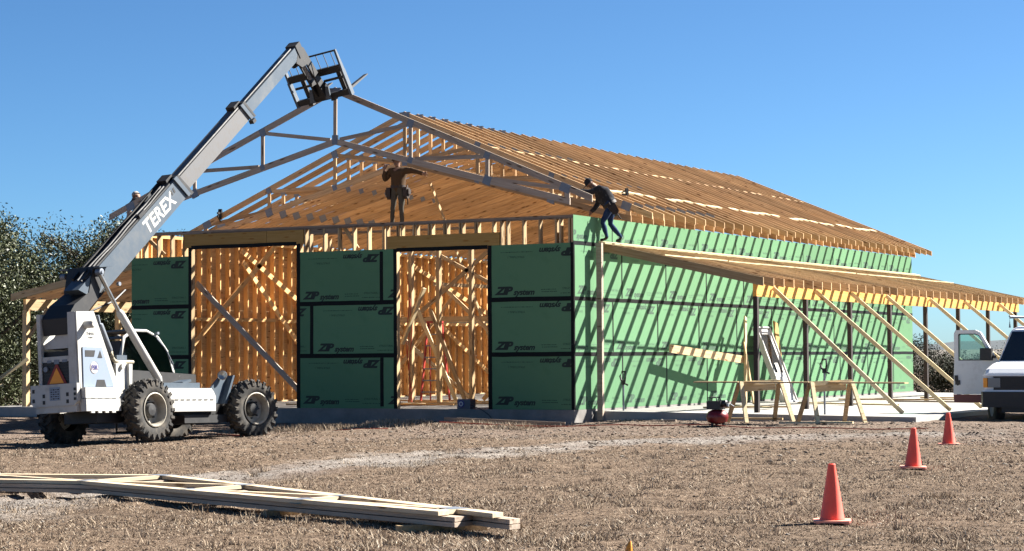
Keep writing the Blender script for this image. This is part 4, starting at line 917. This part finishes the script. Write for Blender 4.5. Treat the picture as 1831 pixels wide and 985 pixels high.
# worker reaching over the truss tail behind the boom
person('person', (-11.93, .22, 4.28), math.radians(75), dict(pelvis=(0, -.12, .52), chest=(0, .10, .72), neck=(0, .26, .85), head=(0, .38, .93), face=(0, .8, -.6),
    sh_l=(-.18, .2, .82), el_l=(-.24, .42, .66), wr_l=(-.14, .62, .62), ha_l=(-.12, .70, .60), sh_r=(.18, .2, .82), el_r=(.24, .44, .70), wr_r=(.12, .64, .68), ha_r=(.10, .72, .66),
    hp_l=(-.10, -.12, .48), kn_l=(-.14, .22, .40), an_l=(-.13, .05, .09), to_l=(-.14, .2, .04), hp_r=(.10, -.12, .48), kn_r=(.14, .20, .42), an_r=(.13, .02, .09), to_r=(.14, .18, .04)),
    'person in pale cap crouching over the left tail of the held truss behind the boom', None, CLOTHBL, CLOTHGY, HATM, 8)
mb = MB(); mb.box((-6.4, 1.25, 4.16), (6.6, .28, .04)); tag(mb.build('scaffold_plank', GREYW), 'plank behind the gable wall that the coated worker stands on', 'plank')
mb = MB(); mb.box((-7.2, 1.25, 2.02), (.09, .09, 4.03)); mb.box((-5.3, 1.25, 2.02), (.09, .09, 4.03)); tag(mb.build('scaffold_leg', LUM), 'pair of uprights under the plank inside the right opening', 'scaffold')['kind'] = 'stuff'

def nail_gun(loc, rot, label):
    M = Matrix.Translation(loc) @ rot; t = thing('nail_gun', Matrix.Translation(loc).translation, label, 'nail gun', None, rot)
    mb = MB(); mb.prism([(-.05, .0), (.05, 0), (.06, .20), (.03, .27), (-.03, .27), (-.06, .20)], 'x', -.045, .045); mb.tube([(0, 0, 0), (0, 0, -.07)], .015, 6); mb.build('body', BLACKP, t, M)
    mb = MB(); mb.bar((0, .04, .16), (0, .24, .13), .04, .05); mb.build('handle', DARK, t, M)
    mb = MB(); mb.bar((0, .0, -.01), (0, .24, .06), .03, .06); mb.build('magazine', BLACKP, t, M)
nail_gun((-11.68, 2.93, 4.76), Matrix.Rotation(math.radians(200), 4, 'Z') @ Matrix.Rotation(math.radians(5), 4, 'X'), 'black nail gun standing on the left end of the first roof truss')
nail_gun((-.55, 3.95, 4.98), Matrix.Rotation(math.radians(150), 4, 'Z') @ Matrix.Rotation(math.radians(-8), 4, 'X') @ Matrix.Scale(.62, 4), 'black nail gun resting on the rafters behind the bent worker')

# ------------------------------------------------------------------ cones
CBASE = M_paint('faded_cone_base', (1.5, .55, .38), .5, dirt=(.8, .45, .35), amount=.5, scale=8)
def cone(x, y, label, lean=0., only_tip=False, mat=ORANGE):
    z = gz(x, y); M = Matrix.Translation((x, y, z)) @ Matrix.Rotation(lean, 4, 'Y') @ Matrix.Rotation(.35, 4, 'Z')
    t = thing('traffic_cone', (x, y, z), label, 'traffic cone', None, Matrix.Rotation(lean, 4, 'Y') @ Matrix.Rotation(.35, 4, 'Z'))
    mb = MB(); mb.lathe([(.026, .525), (.033, .52), (.036, .49), (.106, .05), (.116, .03), (.116, .02)], 28, 0, Matrix.Rotation(-math.pi / 2, 4, 'Y')); mb.build('cone_body', mat, t, M)
    mb = MB(); pts = [(-.145, -.165), (-.165, -.145), (-.165, .145), (-.145, .165), (.145, .165), (.165, .145), (.165, -.145), (.145, -.165)]; mb.prism(pts, 'z', .012, .032)
    for sx in (-.13, .13):
        for sy in (-.13, .13): mb.box((sx, sy, .006), (.05, .05, .014))
    mb.build('cone_base', CBASE, t, M)
cone(14.17, -22.95, 'nearest red orange traffic cone, in the open grass at right'); cone(12.22, -14.5, 'middle red orange traffic cone between the nearest cone and the van', .02); cone(10.62, -7.6, 'farthest red orange traffic cone in front of the patio and van', -.015)
mb = MB(); mb.lathe([(.0, .115), (.010, .105), (.026, .05), (.03, .0)], 10, 0, Matrix.Translation((13.81, -26.4, gz(13.8, -26.4))) @ Matrix.Rotation(.2, 4, 'Y') @ Matrix.Rotation(-math.pi / 2, 4, 'Y'))
tag(mb.build('marker_flag', SMV), 'small bright orange marker poking up at the bottom edge of the view', 'marker')

# ------------------------------------------------------------------ sawhorses, board, compressor
def sawhorse(x, y, label, ang=0.):
    # top beam along x, splayed legs; origin on the ground below the centre
    z = gz(x, y) + .01; R = Matrix.Rotation(ang, 4, 'Z'); t = thing('sawhorse', (x, y, z), label, 'sawhorse', 'sawhorses in front of the patio', R); M = WM[t.name]
    mb = MB(); mb.bar((-.52, 0, .80), (.52, 0, .83), .038, .089); mb.build('top_beam', CREAM, t, M)
    mb = MB(); mb.bar((-.44, .03, .70), (.40, .03, .73), .02, .14); mb.build('side_board', CREAM, t, M)
    for sx, a in ((-.50, -.06), (.50, .06)):
        for sy in (-1, 1):
            mb = MB(); mb.bar((sx, sy * .035, .83), (sx + a * 1.5, sy * .34, .0), .038, .089, 0, up=(1, 0, 0)); mb.build('leg', CREAM if sy < 0 else LUM, t, M)
    return t
sawhorse(4.4, -.15, 'left sawhorse, beside the red air compressor', math.radians(57)); sawhorse(6.05, -.45, 'right sawhorse, nearer the raking braces', math.radians(57))
mb = MB(); mb.bar((3.05, -.38, .615), (7.62, -.43, .595), .24, .03); tag(mb.build('long_board', LUM), 'long thin board laid across the two sawhorses', 'board')
zc = gz(3.55, -1.6)
cp = thing('air_compressor', (4.15, -1.85, zc), 'dark red pancake air compressor with black motor, left of the sawhorses', 'air compressor'); M = WM[cp.name]
mb = MB(); mb.lathe([(0, .33), (.10, .33), (.185, .29), (.225, .22), (.225, .16), (.185, .08), (.1, .05), (0, .05)], 24, 0, Matrix.Rotation(-math.pi / 2, 4, 'Y')); mb.build('tank', RED, cp, M)
mb = MB(); mb.box((-.03, 0, .42), (.30, .24, .17)); mb.lathe([(0, 0), (.075, 0), (.075, .14), (.05, .16), (0, .16)], 14, 0, Matrix.Translation((.06, -.0, .45))); mb.build('motor', BLACKP, cp, M)
mb = MB(); mb.tube([(-.17, -.1, .42), (-.16, -.1, .57), (.02, -.1, .58), (.04, -.1, .5)], .014, 6); mb.tube([(-.17, .1, .42), (-.16, .1, .57), (.02, .1, .58), (.04, .1, .5)], .014, 6); mb.tube([(-.1, -.1, .575), (-.1, .1, .575)], .014, 6); mb.build('handle', BLACKP, cp, M)
for a in (0, 2.1, 4.2): mb = MB(); mb.lathe([(0, 0), (.03, 0), (.03, .08), (0, .08)], 8, 0, Matrix.Translation((.13 * math.cos(a), .13 * math.sin(a), .0)) @ Matrix.Rotation(-math.pi / 2, 4, 'Y')); mb.build('foot', BLACKP, cp, M)
mb = MB(); mb.lathe([(0, 0), (.035, 0), (.035, .03), (0, .03)], 12, 0, Matrix.Translation((.24, -.05, .42))); mb.tube([(.2, 0, .4), (.3, 0, .44), (.34, .05, .40)], .01, 6); mb.build('gauge', STEEL, cp, M)
# hoses on the ground
def hose(name, pts, r, mat, label):
    P_ = [(x, y, gz(x, y) + .03 + r) for x, y in pts]; mb = MB(); mb.tube(P_, r, 6); tag(mb.build(name, mat), label, 'hose')
hose('air_hose', [(4.0, -1.75), (2.9, -2.3), (2.1, -2.1), (1.2, -2.7), (.2, -2.6), (-.7, -3.0), (-1.7, -2.9)], .012, ROPE, 'orange hose running along the ground from the compressor to the slab corner')
hose('air_hose', [(4.0, -1.9), (5.2, -2.6), (6.5, -2.3), (7.7, -2.6), (8.6, -2.2)], .011, ROPE, 'orange hose lying in the dirt in front of the sawhorses')
hose('extension_cord', [(-6.2, -4.6), (-5.2, -4.9), (-4.1, -4.6), (-3.4, -5.0), (-2.4, -5.0), (-1.9, -4.6)], .011, ROPE, 'orange cord lying in the grass in front of the right opening')
mb = MB(); mb.tube([(-2.6, -.0, .1), (-2.3, -.04, .0), (-2.1, -.06, -.12), (-1.95, -.12, -.25), (-1.85, -.3, -.3)], .008, 6); tag(mb.build('power_cable', BLACKP), 'thin black cable hanging down the slab face', 'cable')

# ------------------------------------------------------------------ props at the side wall
dr = thing('door_unit', (1.0, 8.6, -.07), 'white prehung door unit with narrow glass leaning at the side wall', 'door')
Md = Matrix.Translation((1.35, 10.6, -.07)) @ Matrix.Rotation(math.radians(-33), 4, 'Z') @ Matrix.Rotation(math.radians(13), 4, 'Y') @ Matrix.Rotation(math.radians(-9), 4, 'X') if 0 else None
def leanM(foot, top, facing):
    z = (Vector(top) - Vector(foot)).normalized(); f = Vector(facing); y = (f - z * f.dot(z)).normalized(); x = y.cross(z)
    return Matrix(((x.x, y.x, z.x, foot[0]), (x.y, y.y, z.y, foot[1]), (x.z, y.z, z.z, foot[2]), (0, 0, 0, 1)))
Md = leanM((.98, 10.45, -.07), (.16, 10.45, 2.02), (1, 0, .3))      # y axis points toward the viewer's side
WM[dr.name] = Matrix.Translation((1.0, 8.6, -.07))
mb = MB()
for x in (-.46, .46): mb.box((x, 0, 1.04), (.035, .14, 2.1))
mb.box((0, 0, 2.09), (.96, .14, .035)); mb.box((0, 0, .02), (.96, .14, .04)); mb.build('door_frame', WHP, dr, Md)
mb = MB()
for x in (-.37, .37): mb.box((x, .01, 1.04), (.14, .044, 2.0))
for z, h in ((.14, .22), (1.98, .14), (.78, .10)): mb.box((0, .01, z), (.62, .044, h))
mb.build('door_leaf', WHP, dr, Md)
mb = MB(); mb.box((0, .005, 1.37), (.60, .012, 1.08)); mb.build('door_glass', DGLASS, dr, Md)
mb = MB(); mb.box((0, .012, .49), (.60, .02, .48)); mb.build('door_panel', WHP, dr, Md)
mb = MB(); mb.box((0, .036, .9), (.22, .004, .4)); mb.build('paper_notice', WHP, dr, Md)
def lone(name, a, b, w, h, mat, label, cat='board', group=None, up=(0, 0, 1)):
    M_, L_ = frame(a, b, up); mb = MB(); mb.box((L_ / 2, 0, 0), (L_, w, h)); return tag(mb.build(name, mat, None, M_), label, cat, group)
lone('propped_plank', (.34, 4.34, 1.34), (.52, 8.6, 1.05), .04, .19, LUM, 'brown plank propped level against the green side wall')
lone('leaning_board', (.75, 8.0, -.05), (.40, 8.9, 2.15), .12, .04, CREAM, 'tallest pale board leaning left of the door unit', up=(1, 0, 0))
lone('leaning_board', (.95, 8.05, -.05), (.50, 8.55, 1.5), .09, .04, LUM, 'shorter pale board leaning left of the door unit', up=(1, 0, 0))
lone('leaning_board', (.55, 11.2, -.05), (.10, 11.75, 2.05), .30, .03, LVL, 'wide brown board leaning behind the door unit', up=(1, 0, 0))
lone('vertical_batten', (.9, 7.6, -.05), (.9, 7.7, 1.2), .06, .03, LUM, 'thin upright batten standing left of the door unit', up=(1, 0, 0))
def hydrant(x, y, z, h, label):
    t = thing('yard_hydrant', (x, y, z), label, 'yard hydrant'); M = WM[t.name]
    mb = MB(); mb.tube([(0, 0, 0), (0, 0, h)], .022, 8); mb.build('standpipe', STEEL, t, M)
    mb = MB(); mb.tube([(0, 0, h), (-.08, .06, h + .05), (-.12, .08, h + .14), (-.05, .05, h + .24), (.04, .02, h + .24), (.06, -.02, h + .12), (.03, 0, h - .02), (.12, -.03, h - .06)], .022, 8); mb.box((0, 0, h), (.07, .07, .1)); mb.build('handle', BLACKP, t, M)
hydrant(.45, 1.55, -.2, .78, 'black handled yard hydrant beside the near corner post'); hydrant(5.2, 1.5, -.12, .95, 'black handled yard hydrant behind the right sawhorse')
k = 0
for (x0, y0_, x1, y1, z, wd, m, lab) in ((2.6, 16.5, 5.2, 15.9, -.055, .14, LUM, 'board lying flat on the far patio, farthest back'), (1.2, 13.6, 5.6, 13.9, -.05, .09, LUM, 'long board lying across the patio behind the second brace'), (3.2, 12.2, 6.2, 11.4, -.06, .14, GREYW, 'grey board lying on the patio near the third post'),
        (.6, 6.2, 2.9, 4.2, -.03, .09, CREAM, 'pale board lying on the patio beneath the left sawhorse'), (1.6, 3.4, 3.0, 5.0, -.03, .09, LUM, 'short board lying on the patio near the first dark post'), (1.8, 9.0, 4.8, 7.6, -.04, .14, CREAM, 'cream board lying on the patio behind the right sawhorse')):
    lone('loose_board', (x0, y0_, z - .02 + .03), (x1, y1, z - .03 + .03), wd, .038, m, lab, 'board', 'boards lying on the patio')
lone('loose_board', (5.2, -1.15, gz(5.2, -1.15) + .04), (6.7, -1.0, gz(6.7, -1) + .05), .09, .038, CREAM, 'pale board on the dirt at the feet of the right sawhorse'); lone('loose_board', (3.4, .5, -.17), (4.6, .6, -.17), .09, .038, LUM, 'short board in the dirt against the patio edge')
lone('form_board', (-1.9, -2.35, gz(-1.9, -2.4) + .05), (.75, -1.9, gz(.7, -1.9) + .05), .04, .07, GREYW, 'grey form board lying on the ground off the slab corner')
lone('form_board', (.3, -.7, gz(.3, -.7) + .03), (2.6, -.4, gz(2.6, -.4) + .03), .09, .038, GREYW, 'weathered board in the pale dirt below the near post')
lone('stub_post', (7.1, 10.2, -.13), (7.12, 10.2, .35), .14, .14, CREAM, 'short pale block standing on the patio edge by the van', 'post', up=(0, 1, 0))
# inside the right opening
bx = thing('jobsite_radio', (-2.79, .14, 0), 'small grey box with a round dark emblem on the slab edge in the right opening', 'radio'); M = WM[bx.name]
mb = MB(); mb.box((0, 0, .115), (.34, .24, .22)); mb.build('case', GREY, bx, M)
mb = MB(); mb.lathe([(0, 0), (.085, 0), (.085, .008), (.06, .012), (.0, .012)], 20, 0, Matrix.Translation((-.06, -.122, .12)) @ Matrix.Rotation(-math.pi / 2, 4, 'Z')); em = mb.build('round_emblem', DBLU, bx, M)
mb = MB(); mb.lathe([(.028, 0), (.055, 0), (.055, .004), (.028, .004)], 16, 0, Matrix.Translation((-.06, -.1345, .12)) @ Matrix.Rotation(-math.pi / 2, 4, 'Z')); mb.build('emblem_ring', WHP, em, M)
lad = thing('step_ladder', (-6.6, 5.2, 0), 'red step ladder standing between the posts inside the right opening', 'ladder'); M = WM[lad.name] @ Matrix.Rotation(.25, 4, 'Z')
for s in (-1, 1):
    for q in (-1, 1): mb = MB(); mb.bar((s * .26, q * .45, 0), (s * .17, q * .05, 2.05), .03, .07); mb.build('rail', LRED, lad, M)
for j in range(6): mb = MB(); t_ = (j + 1) / 7; mb.box((0, -.45 + .40 * t_, 2.05 * t_), (.50 - .16 * t_, .09, .03)); mb.build('tread', STEEL, lad, M)
mb = MB(); mb.box((0, 0, 2.07), (.4, .2, .05)); mb.build('top_cap', LRED, lad, M)
r_ = random.Random(4)
LBL = ['beneath the red ladder', 'left of the first inner post', 'near the slab edge', 'beside the grey box', 'behind the black tool bag', 'between the two right posts', 'under the cream brace', 'at the foot of the middle post', 'deep inside the building', 'against the left jamb', 'crossing the doorway', 'below the raking board']
for k, lb in enumerate(LBL):
    x = -5.8 + r_.uniform(-1.6, 1.9); y = 1.2 + k * .42; a = r_.uniform(-.35, .35); l = r_.uniform(.6, 1.7)
    lone('scrap_lumber', (x - l * math.cos(a), y - l * math.sin(a), .03 + .012 * (k % 3)), (x + l * math.cos(a), y + l * math.sin(a), .03 + .012 * (k % 3)), r_.choice((.09, .14)), .038, r_.choice((CREAM, LUM, STUD, CREAM)), 'piece of scrap lumber on the slab, ' + lb, 'scrap lumber', 'scrap lumber inside the right opening')
mb = MB(); mb.prism([(-.2, 0), (.2, 0), (.18, .16), (.05, .24), (-.12, .22), (-.2, .12)], 'y', -.12, .12); mb.tube([(-.1, 0, .2), (-.02, 0, .34), (.08, 0, .2)], .015, 6); tag(mb.build('tool_bag', BLACKP, None, Matrix.Translation((-6.15, 2.4, 0)) @ Matrix.Rotation(.4, 4, 'Z')), 'black tool bag lying on the slab inside the right opening', 'tool bag')
lone('raking_board', (-5.0, 1.0, 1.48), (-4.42, 1.05, 2.78), .05, .13, CREAM, 'bright cream board slanting inside the left jamb of the right opening', up=(0, 1, 0))
hose2 = MB(); 
for q in range(3): hose2.tube([(-6.62 + .04 * q + .05 * math.sin(z * 3 + q), 3.9, z) for z in np.arange(.05, 3.4 - q * .6, .2)], .012, 5)
tag(hose2.build('air_hose', ROPE), 'orange air hoses hanging down the left inner post', 'hose')['kind'] = 'stuff'

# ------------------------------------------------------------------ van
VMt = Matrix.Rotation(math.radians(1), 4, 'Z')      # local -y is the front, toward the camera
van = thing('van', (9.08, 3.27, -.34), 'white van facing the camera with its door open at the right edge', 'van', None, VMt); M = WM[van.name]
def V(mb, name, mat, par=None): return mb.build(name, mat, par or van, M)
def loft(mb, secs, m=0):
    n = len(secs[0]); b = [p for s in secs for p in s]; f = []
    for i_ in range(len(secs) - 1):
        for k_ in range(n): f.append((i_ * n + k_, i_ * n + (k_ + 1) % n, (i_ + 1) * n + (k_ + 1) % n, (i_ + 1) * n + k_))
    f += [tuple(range(n))[::-1], tuple(range((len(secs) - 1) * n, len(secs) * n))]; mb.add(b, f, m, False)
def sec(y, hw, zb, zt, r=.12, tw=None):
    tw = hw if tw is None else tw
    return [(-hw, y, zb), (-hw, y, zb + (zt - zb) * .5), (-tw, y, zt - r), (-tw + r * .4, y, zt - r * .3), (-tw + r * 1.2, y, zt), (tw - r * 1.2, y, zt), (tw - r * .4, y, zt - r * .3), (tw, y, zt - r), (hw, y, zb + (zt - zb) * .5), (hw, y, zb)]
mb = MB(); loft(mb, [sec(-.02, .93, .62, 1.10, .08), sec(.10, .96, .55, 1.19, .1), sec(.55, .99, .5, 1.27, .1), sec(.85, 1.0, .45, 1.32, .1)])
V(mb, 'hood', VANW)
mb = MB(); loft(mb, [sec(.86, 1.0, .42, 1.33, .1, .94), sec(1.0, 1.0, .42, 1.36, .1, .92), sec(1.62, 1.0, .42, 2.03, .12, .80), sec(1.8, 1.0, .42, 2.10, .14, .80), sec(3.0, 1.01, .42, 2.13, .14, .84), sec(5.2, 1.01, .42, 2.13, .14, .84)])
body = V(mb, 'body', VANW)
mb = MB(); mb.add([(-.84, .97, 1.36), (.84, .97, 1.36), (.70, 1.53, 1.99), (-.70, 1.53, 1.99), (-.84, 1.0, 1.34), (.84, 1.0, 1.34), (.70, 1.56, 1.97), (-.70, 1.56, 1.97)], BOXF); ws = V(mb, 'windscreen', DGLASS)
mb = MB(); mb.box((0, -.05, .88), (1.44, .05, .30)); grl = V(mb, 'grille', BLACKP)
mb = MB(); [mb.box((0, -.08, .78 + .05 * k_), (1.40, .012, .018)) for k_ in range(5)]; mb.build('grille_bar', DARK, grl, M)
mb = MB(); mb.box((0, -.06, 1.045), (1.9, .05, .03)); mb.box((0, -.06, .715), (1.9, .06, .04)); V(mb, 'grille_surround', VANW)
for s in (-1, 1):
    mb = MB(); mb.box((s * .70, -.078, .89), (.26, .03, .20)); V(mb, 'headlight', DGLASS if 0 else M_paint('lamp_lens', (.30, .32, .34), .12, amount=.1) if s < 0 else bpy.data.materials['lamp_lens'])
    mb = MB(); mb.prism([(s * .85, -.085), (s * .93, -.06), (s * .965, .02), (s * .85, .0)], 'z', .79, .99); V(mb, 'indicator', SMV)
mb = MB(); mb.prism([(-.98, .10), (-1.0, -.02), (-.93, -.16), (.93, -.16), (1.0, -.02), (.98, .10)], 'z', .37, .70); bump = V(mb, 'bumper', BLACKP)
mb = MB(); mb.prism([(-.60, .1), (-.55, -.10), (.55, -.10), (.60, .1)], 'z', .26, .368); V(mb, 'air_dam', BLACKP)
for s in (-1, 1):
    for yy in (.62, 4.1):
        Mw = M @ Matrix.Translation((s * .84, yy, .36)) @ Matrix.Rotation(.5 if yy < 1 else 0, 4, 'Z') @ (Matrix.Rotation(math.pi, 4, 'Z') if s < 0 else Matrix.Identity(4))
        mb = MB(); mb.lathe([(.21, -.11), (.33, -.11), (.36, -.08), (.362, .08), (.33, .11), (.21, .11)], 28); wl = mb.build('wheel', TYRE, van, Mw)
        mb = MB(); mb.lathe([(.21, .10), (.16, .06), (.05, .08), (0, .08)], 20); mb.build('rim', STEEL, wl, Mw)
# roof rack
mb = MB()
for yy in (1.95, 3.6): mb.tube([(-.86, yy, 2.08), (-.86, yy, 2.30), (.86, yy, 2.30), (.86, yy, 2.08)], .022, 6)
for s in (-.8, .8): mb.tube([(s, 1.7, 2.33), (s, 4.5, 2.33)], .02, 6)
V(mb, 'roof_rack', STEEL)
# open front door on the picture's left, hinged at its front edge
DM = M @ Matrix.Translation((-.90, 1.12, 0)) @ Matrix.Rotation(math.radians(-8), 4, 'Z')
D_ = lambda mb, nm, mt, par: mb.build(nm, mt, par, DM)
mb = MB()  # outer skin: x from 0 (hinge) to -1.0 (latch); y thickness
mb.prism([(.0, .62), (.0, 1.30), (-1.02, 1.30), (-1.05, .62)], 'y', -.05, .02)
dd = D_(mb, 'front_door', VANG, van)
mb = MB(); mb.prism([(.0, .44), (.0, .615), (-1.05, .615), (-1.03, .44)], 'y', -.052, .02); D_(mb, 'door_stripe', MAROON, dd)
mb = MB()
fr = [(0.02, 1.30), (-.06, 1.42), (-.40, 1.98), (-.52, 2.03), (-.98, 2.03), (-1.02, 1.96), (-1.02, 1.30)]; inn = [(-.12, 1.36), (-.17, 1.44), (-.44, 1.92), (-.53, 1.95), (-.90, 1.95), (-.92, 1.92), (-.92, 1.36)]
for a in range(len(fr)):
    b = (a + 1) % len(fr); mb.prism([fr[a], fr[b], inn[b], inn[a]], 'y', -.045, .015)
D_(mb, 'window_frame', VANG, dd)
mb = MB(); inn2 = [(p[0] * .98 - .01, 1.655 + (p[1] - 1.655) * .93) for p in inn]
for a in range(len(inn)):
    b = (a + 1) % len(inn); mb.prism([inn[a], inn[b], inn2[b], inn2[a]], 'y', -.048, .0)
D_(mb, 'window_seal', BLACKP, dd)
mb = MB(); mb.prism(inn2, 'y', -.018, -.014); D_(mb, 'window_glass', CLEAR, dd)
mb = MB(); mb.box((-.22, -.16, 1.50), (.26, .10, .26)); mb.box((-.10, -.09, 1.44), (.12, .1, .06)); mb.prism([(-.12, 1.37), (-.17, 1.44), (-.22, 1.54), (-.22, 1.37)], 'y', -.05, -.01); D_(mb, 'door_mirror', BLACKP, dd)
mb = MB(); mb.box((-.97, -.065, .97), (.07, .03, .13)); mb.lathe([(0, 0), (.03, 0), (.03, .012), (0, .012)], 10, 0, Matrix.Translation((-.94, -.052, .84)) @ Matrix.Rotation(-math.pi / 2, 4, 'Z')); mb.box((-.94, -.06, .88), (.11, .02, .1)); D_(mb, 'door_handle', BLACKP, dd)

# ------------------------------------------------------------------ trees and shrubs
LEAFM = ramp_rand('oak_leaves', [(.05, .062, .032), (.11, .13, .06), (.19, .21, .11), (.33, .35, .22)], .45)
CEDAR = ramp_rand('cedar_leaves', [(.02, .03, .018), (.045, .06, .032), (.085, .10, .055)], .7)
def tree(name, x, y, h, w, n, label, cat, group, leaf=.085, mat=None, trunk=True, seed=1, zb=.15, holes=1.0):
    rg = np.random.default_rng(seed); rr = random.Random(seed); z0 = gz(x, y) if abs(x) < 60 and y < 40 else -.4
    t = thing(name, (x, y, z0), label, cat, group); M = WM[t.name]
    mb = MB(); tips = []
    if trunk:
        nst = rr.choice((2, 3))
        for s in range(nst):
            a = rr.uniform(0, 6.28); top = (math.cos(a) * w * .22, math.sin(a) * w * .22, h * .5); mb.tube([(math.cos(a) * .12, math.sin(a) * .12, -.1), (top[0] * .3, top[1] * .3, h * .25), top], [.17, .12, .08], 7)
            for q in range(4):
                b = rr.uniform(0, 6.28); e = (top[0] + math.cos(b) * w * .3, top[1] + math.sin(b) * w * .3, h * rr.uniform(.6, .98)); mb.tube([top, ((top[0] + e[0]) / 2 + rr.uniform(-.2, .2), (top[1] + e[1]) / 2, (top[2] + e[2]) / 2 + .1), e], [.07, .045, .015], 5)
        mb.build('trunk', BARK, t, M)
    # leaf clumps through the crown
    nc = int(n / 55); u = rg.random(nc); th = rg.random(nc) * 6.283; ph = rg.random(nc)
    zz = zb + (1 - zb) * ph ** .85; prof = np.sqrt(np.clip(1 - ((zz - .45) / .60) ** 2, .05, 1)); r = w * .5 * prof * np.sqrt(.18 + .82 * u) * (1 + .25 * np.sin(th * 3 + seed) + .2 * np.sin(th * 5 + zz * 6))
    cx = r * np.cos(th); cy = r * np.sin(th); cz = zz * h * (1 + .10 * np.sin(th * 4 + seed * 2)) + rg.normal(size=nc) * .12
    cs = (.20 + .26 * rg.random(nc) ** 2) * (w / 5) ** .4
    k = rg.integers(0, nc, n); d = rg.normal(size=(n, 3)); d *= (np.minimum(np.linalg.norm(d, axis=1), 1.7) / np.linalg.norm(d, axis=1))[:, None]; d *= cs[k][:, None] * np.array([1, 1, .75]); c = np.stack([cx[k], cy[k], cz[k]], 1) + d; c[:, 2] = np.maximum(c[:, 2], .02)
    a = rg.normal(size=(n, 3)); a /= np.linalg.norm(a, axis=1)[:, None]; b = np.cross(a, rg.normal(size=(n, 3))); b /= np.linalg.norm(b, axis=1)[:, None]
    L_ = leaf * (.6 + .8 * rg.random(n))[:, None]; Wd = L_ * .42
    v = np.stack([c - a * L_ * .5, c + b * Wd * .5, c + a * L_ * .5, c - b * Wd * .5], 1)
    if trunk:      # twigs that carry the outer clumps
        mt = MB(); pick = [q for q in range(nc) if cz[q] > h * .5][:150]
        for q in pick:
            p0 = Vector((cx[q] * .35, cy[q] * .35, max(.3, cz[q] - .5 - rr.random() * .6))); p2 = Vector((cx[q] * 1.03, cy[q] * 1.03, cz[q] + .22)); p1 = (p0 + p2) / 2 + Vector((rr.uniform(-.12, .12), rr.uniform(-.12, .12), rr.uniform(-.05, .15)))
            mt.tube([p0, p1, p2, p2 + (p2 - p1) * .25], [.035, .02, .010, .004], 4)
        tag(mt.build('twig', BARK, t, M), kind='stuff')
    tint = np.clip(.45 + .30 * rg.normal(size=nc)[k] + .22 * rg.normal(size=n), 0, 1)
    me = tri_cloud('crown', v.reshape(-1, 3), np.arange(n * 4).reshape(n, 4), np.repeat(tint, 4), mat or LEAFM)
    tag(link('crown', me, t, M), kind='stuff'); return t
G1 = 'oaks behind the left porch'
for k, (x, y, h, w_, n, lb) in enumerate(((-23.6, 6.5, 5.3, 6.0, 90000, 'tallest live oak at the left edge of the view'), (-21.3, 10.2, 5.1, 5.6, 85000, 'live oak second from the left edge, its top just over the porch roof'), (-21.6, 14.5, 4.9, 5.2, 70000, 'live oak whose top shows just left of the boom'),
        (-22.4, 19.5, 4.6, 5.4, 60000, 'live oak seen under the left porch, behind the machine cab'), (-20.9, 3.6, 3.7, 3.6, 50000, 'low bushy oak at the left edge in front of the tall one'), (-24.5, 27, 4.6, 6, 40000, 'rearmost oak seen between the left porch posts'))):
    tree('live_oak', x, y, h, w_, n, lb, 'tree', G1, seed=20 + k, zb=.03, leaf=.095)
G2 = 'cedar shrubs behind the patio'
for k, (x, y, h, w_, lb) in enumerate(((-4.4, 38, 1.75, 3.2, 'dark cedar shrub right beside the far end of the green wall'), (-2.0, 37, 1.2, 3.0, 'low dark cedar shrub between the third and fourth raking braces'), (.6, 38, 1.9, 3.4, 'tallest dark cedar shrub, seen left of the van door'), (3.2, 37, 1.7, 3.2, 'dark cedar shrub seen through the van door window'),
        (6.2, 40, 1.7, 3.4, 'dark cedar shrub just right of the van door'), (9.5, 40, 1.8, 3.6, 'dark cedar shrub hidden mostly by the van windscreen'), (-7.6, 42, 1.7, 3.4, 'dark cedar shrub behind the rear of the building'))):
    tree('cedar_shrub', x, y, h, w_, 16000, lb, 'shrub', G2, leaf=.075, mat=CEDAR, trunk=False, seed=60 + k, zb=.0)
# dry brush at the far left in front of the porch
def brush(x, y, s, seed, lab):
    rg = random.Random(seed); mb = MB()
    for q in range(46):
        a = rg.uniform(0, 6.28); l = rg.uniform(.4, 1) * s; p = Vector((0, 0, 0)); pts = [p]
        d = Vector((math.cos(a), math.sin(a), rg.uniform(.1, 1.0))).normalized()
        for j in range(3): p = p + (d + Vector((rg.uniform(-.5, .5), rg.uniform(-.5, .5), rg.uniform(-.3, .2)))).normalized() * l / 3; pts.append(p)
        mb.tube(pts, [.018, .012, .008, .004], 4)
    tag(mb.build('brush_pile', BARK, None, Matrix.Translation((x, y, gz(x, y)))), lab, 'brush pile')
brush(-16.9, -1.2, 1.2, 1, 'heap of dry branches at the left edge by the porch post')
lone('leaning_board', (-17.2, -1.6, -.3), (-16.2, -.2, .55), .14, .04, CREAM, 'sunlit board leaning in the brush at the left edge')
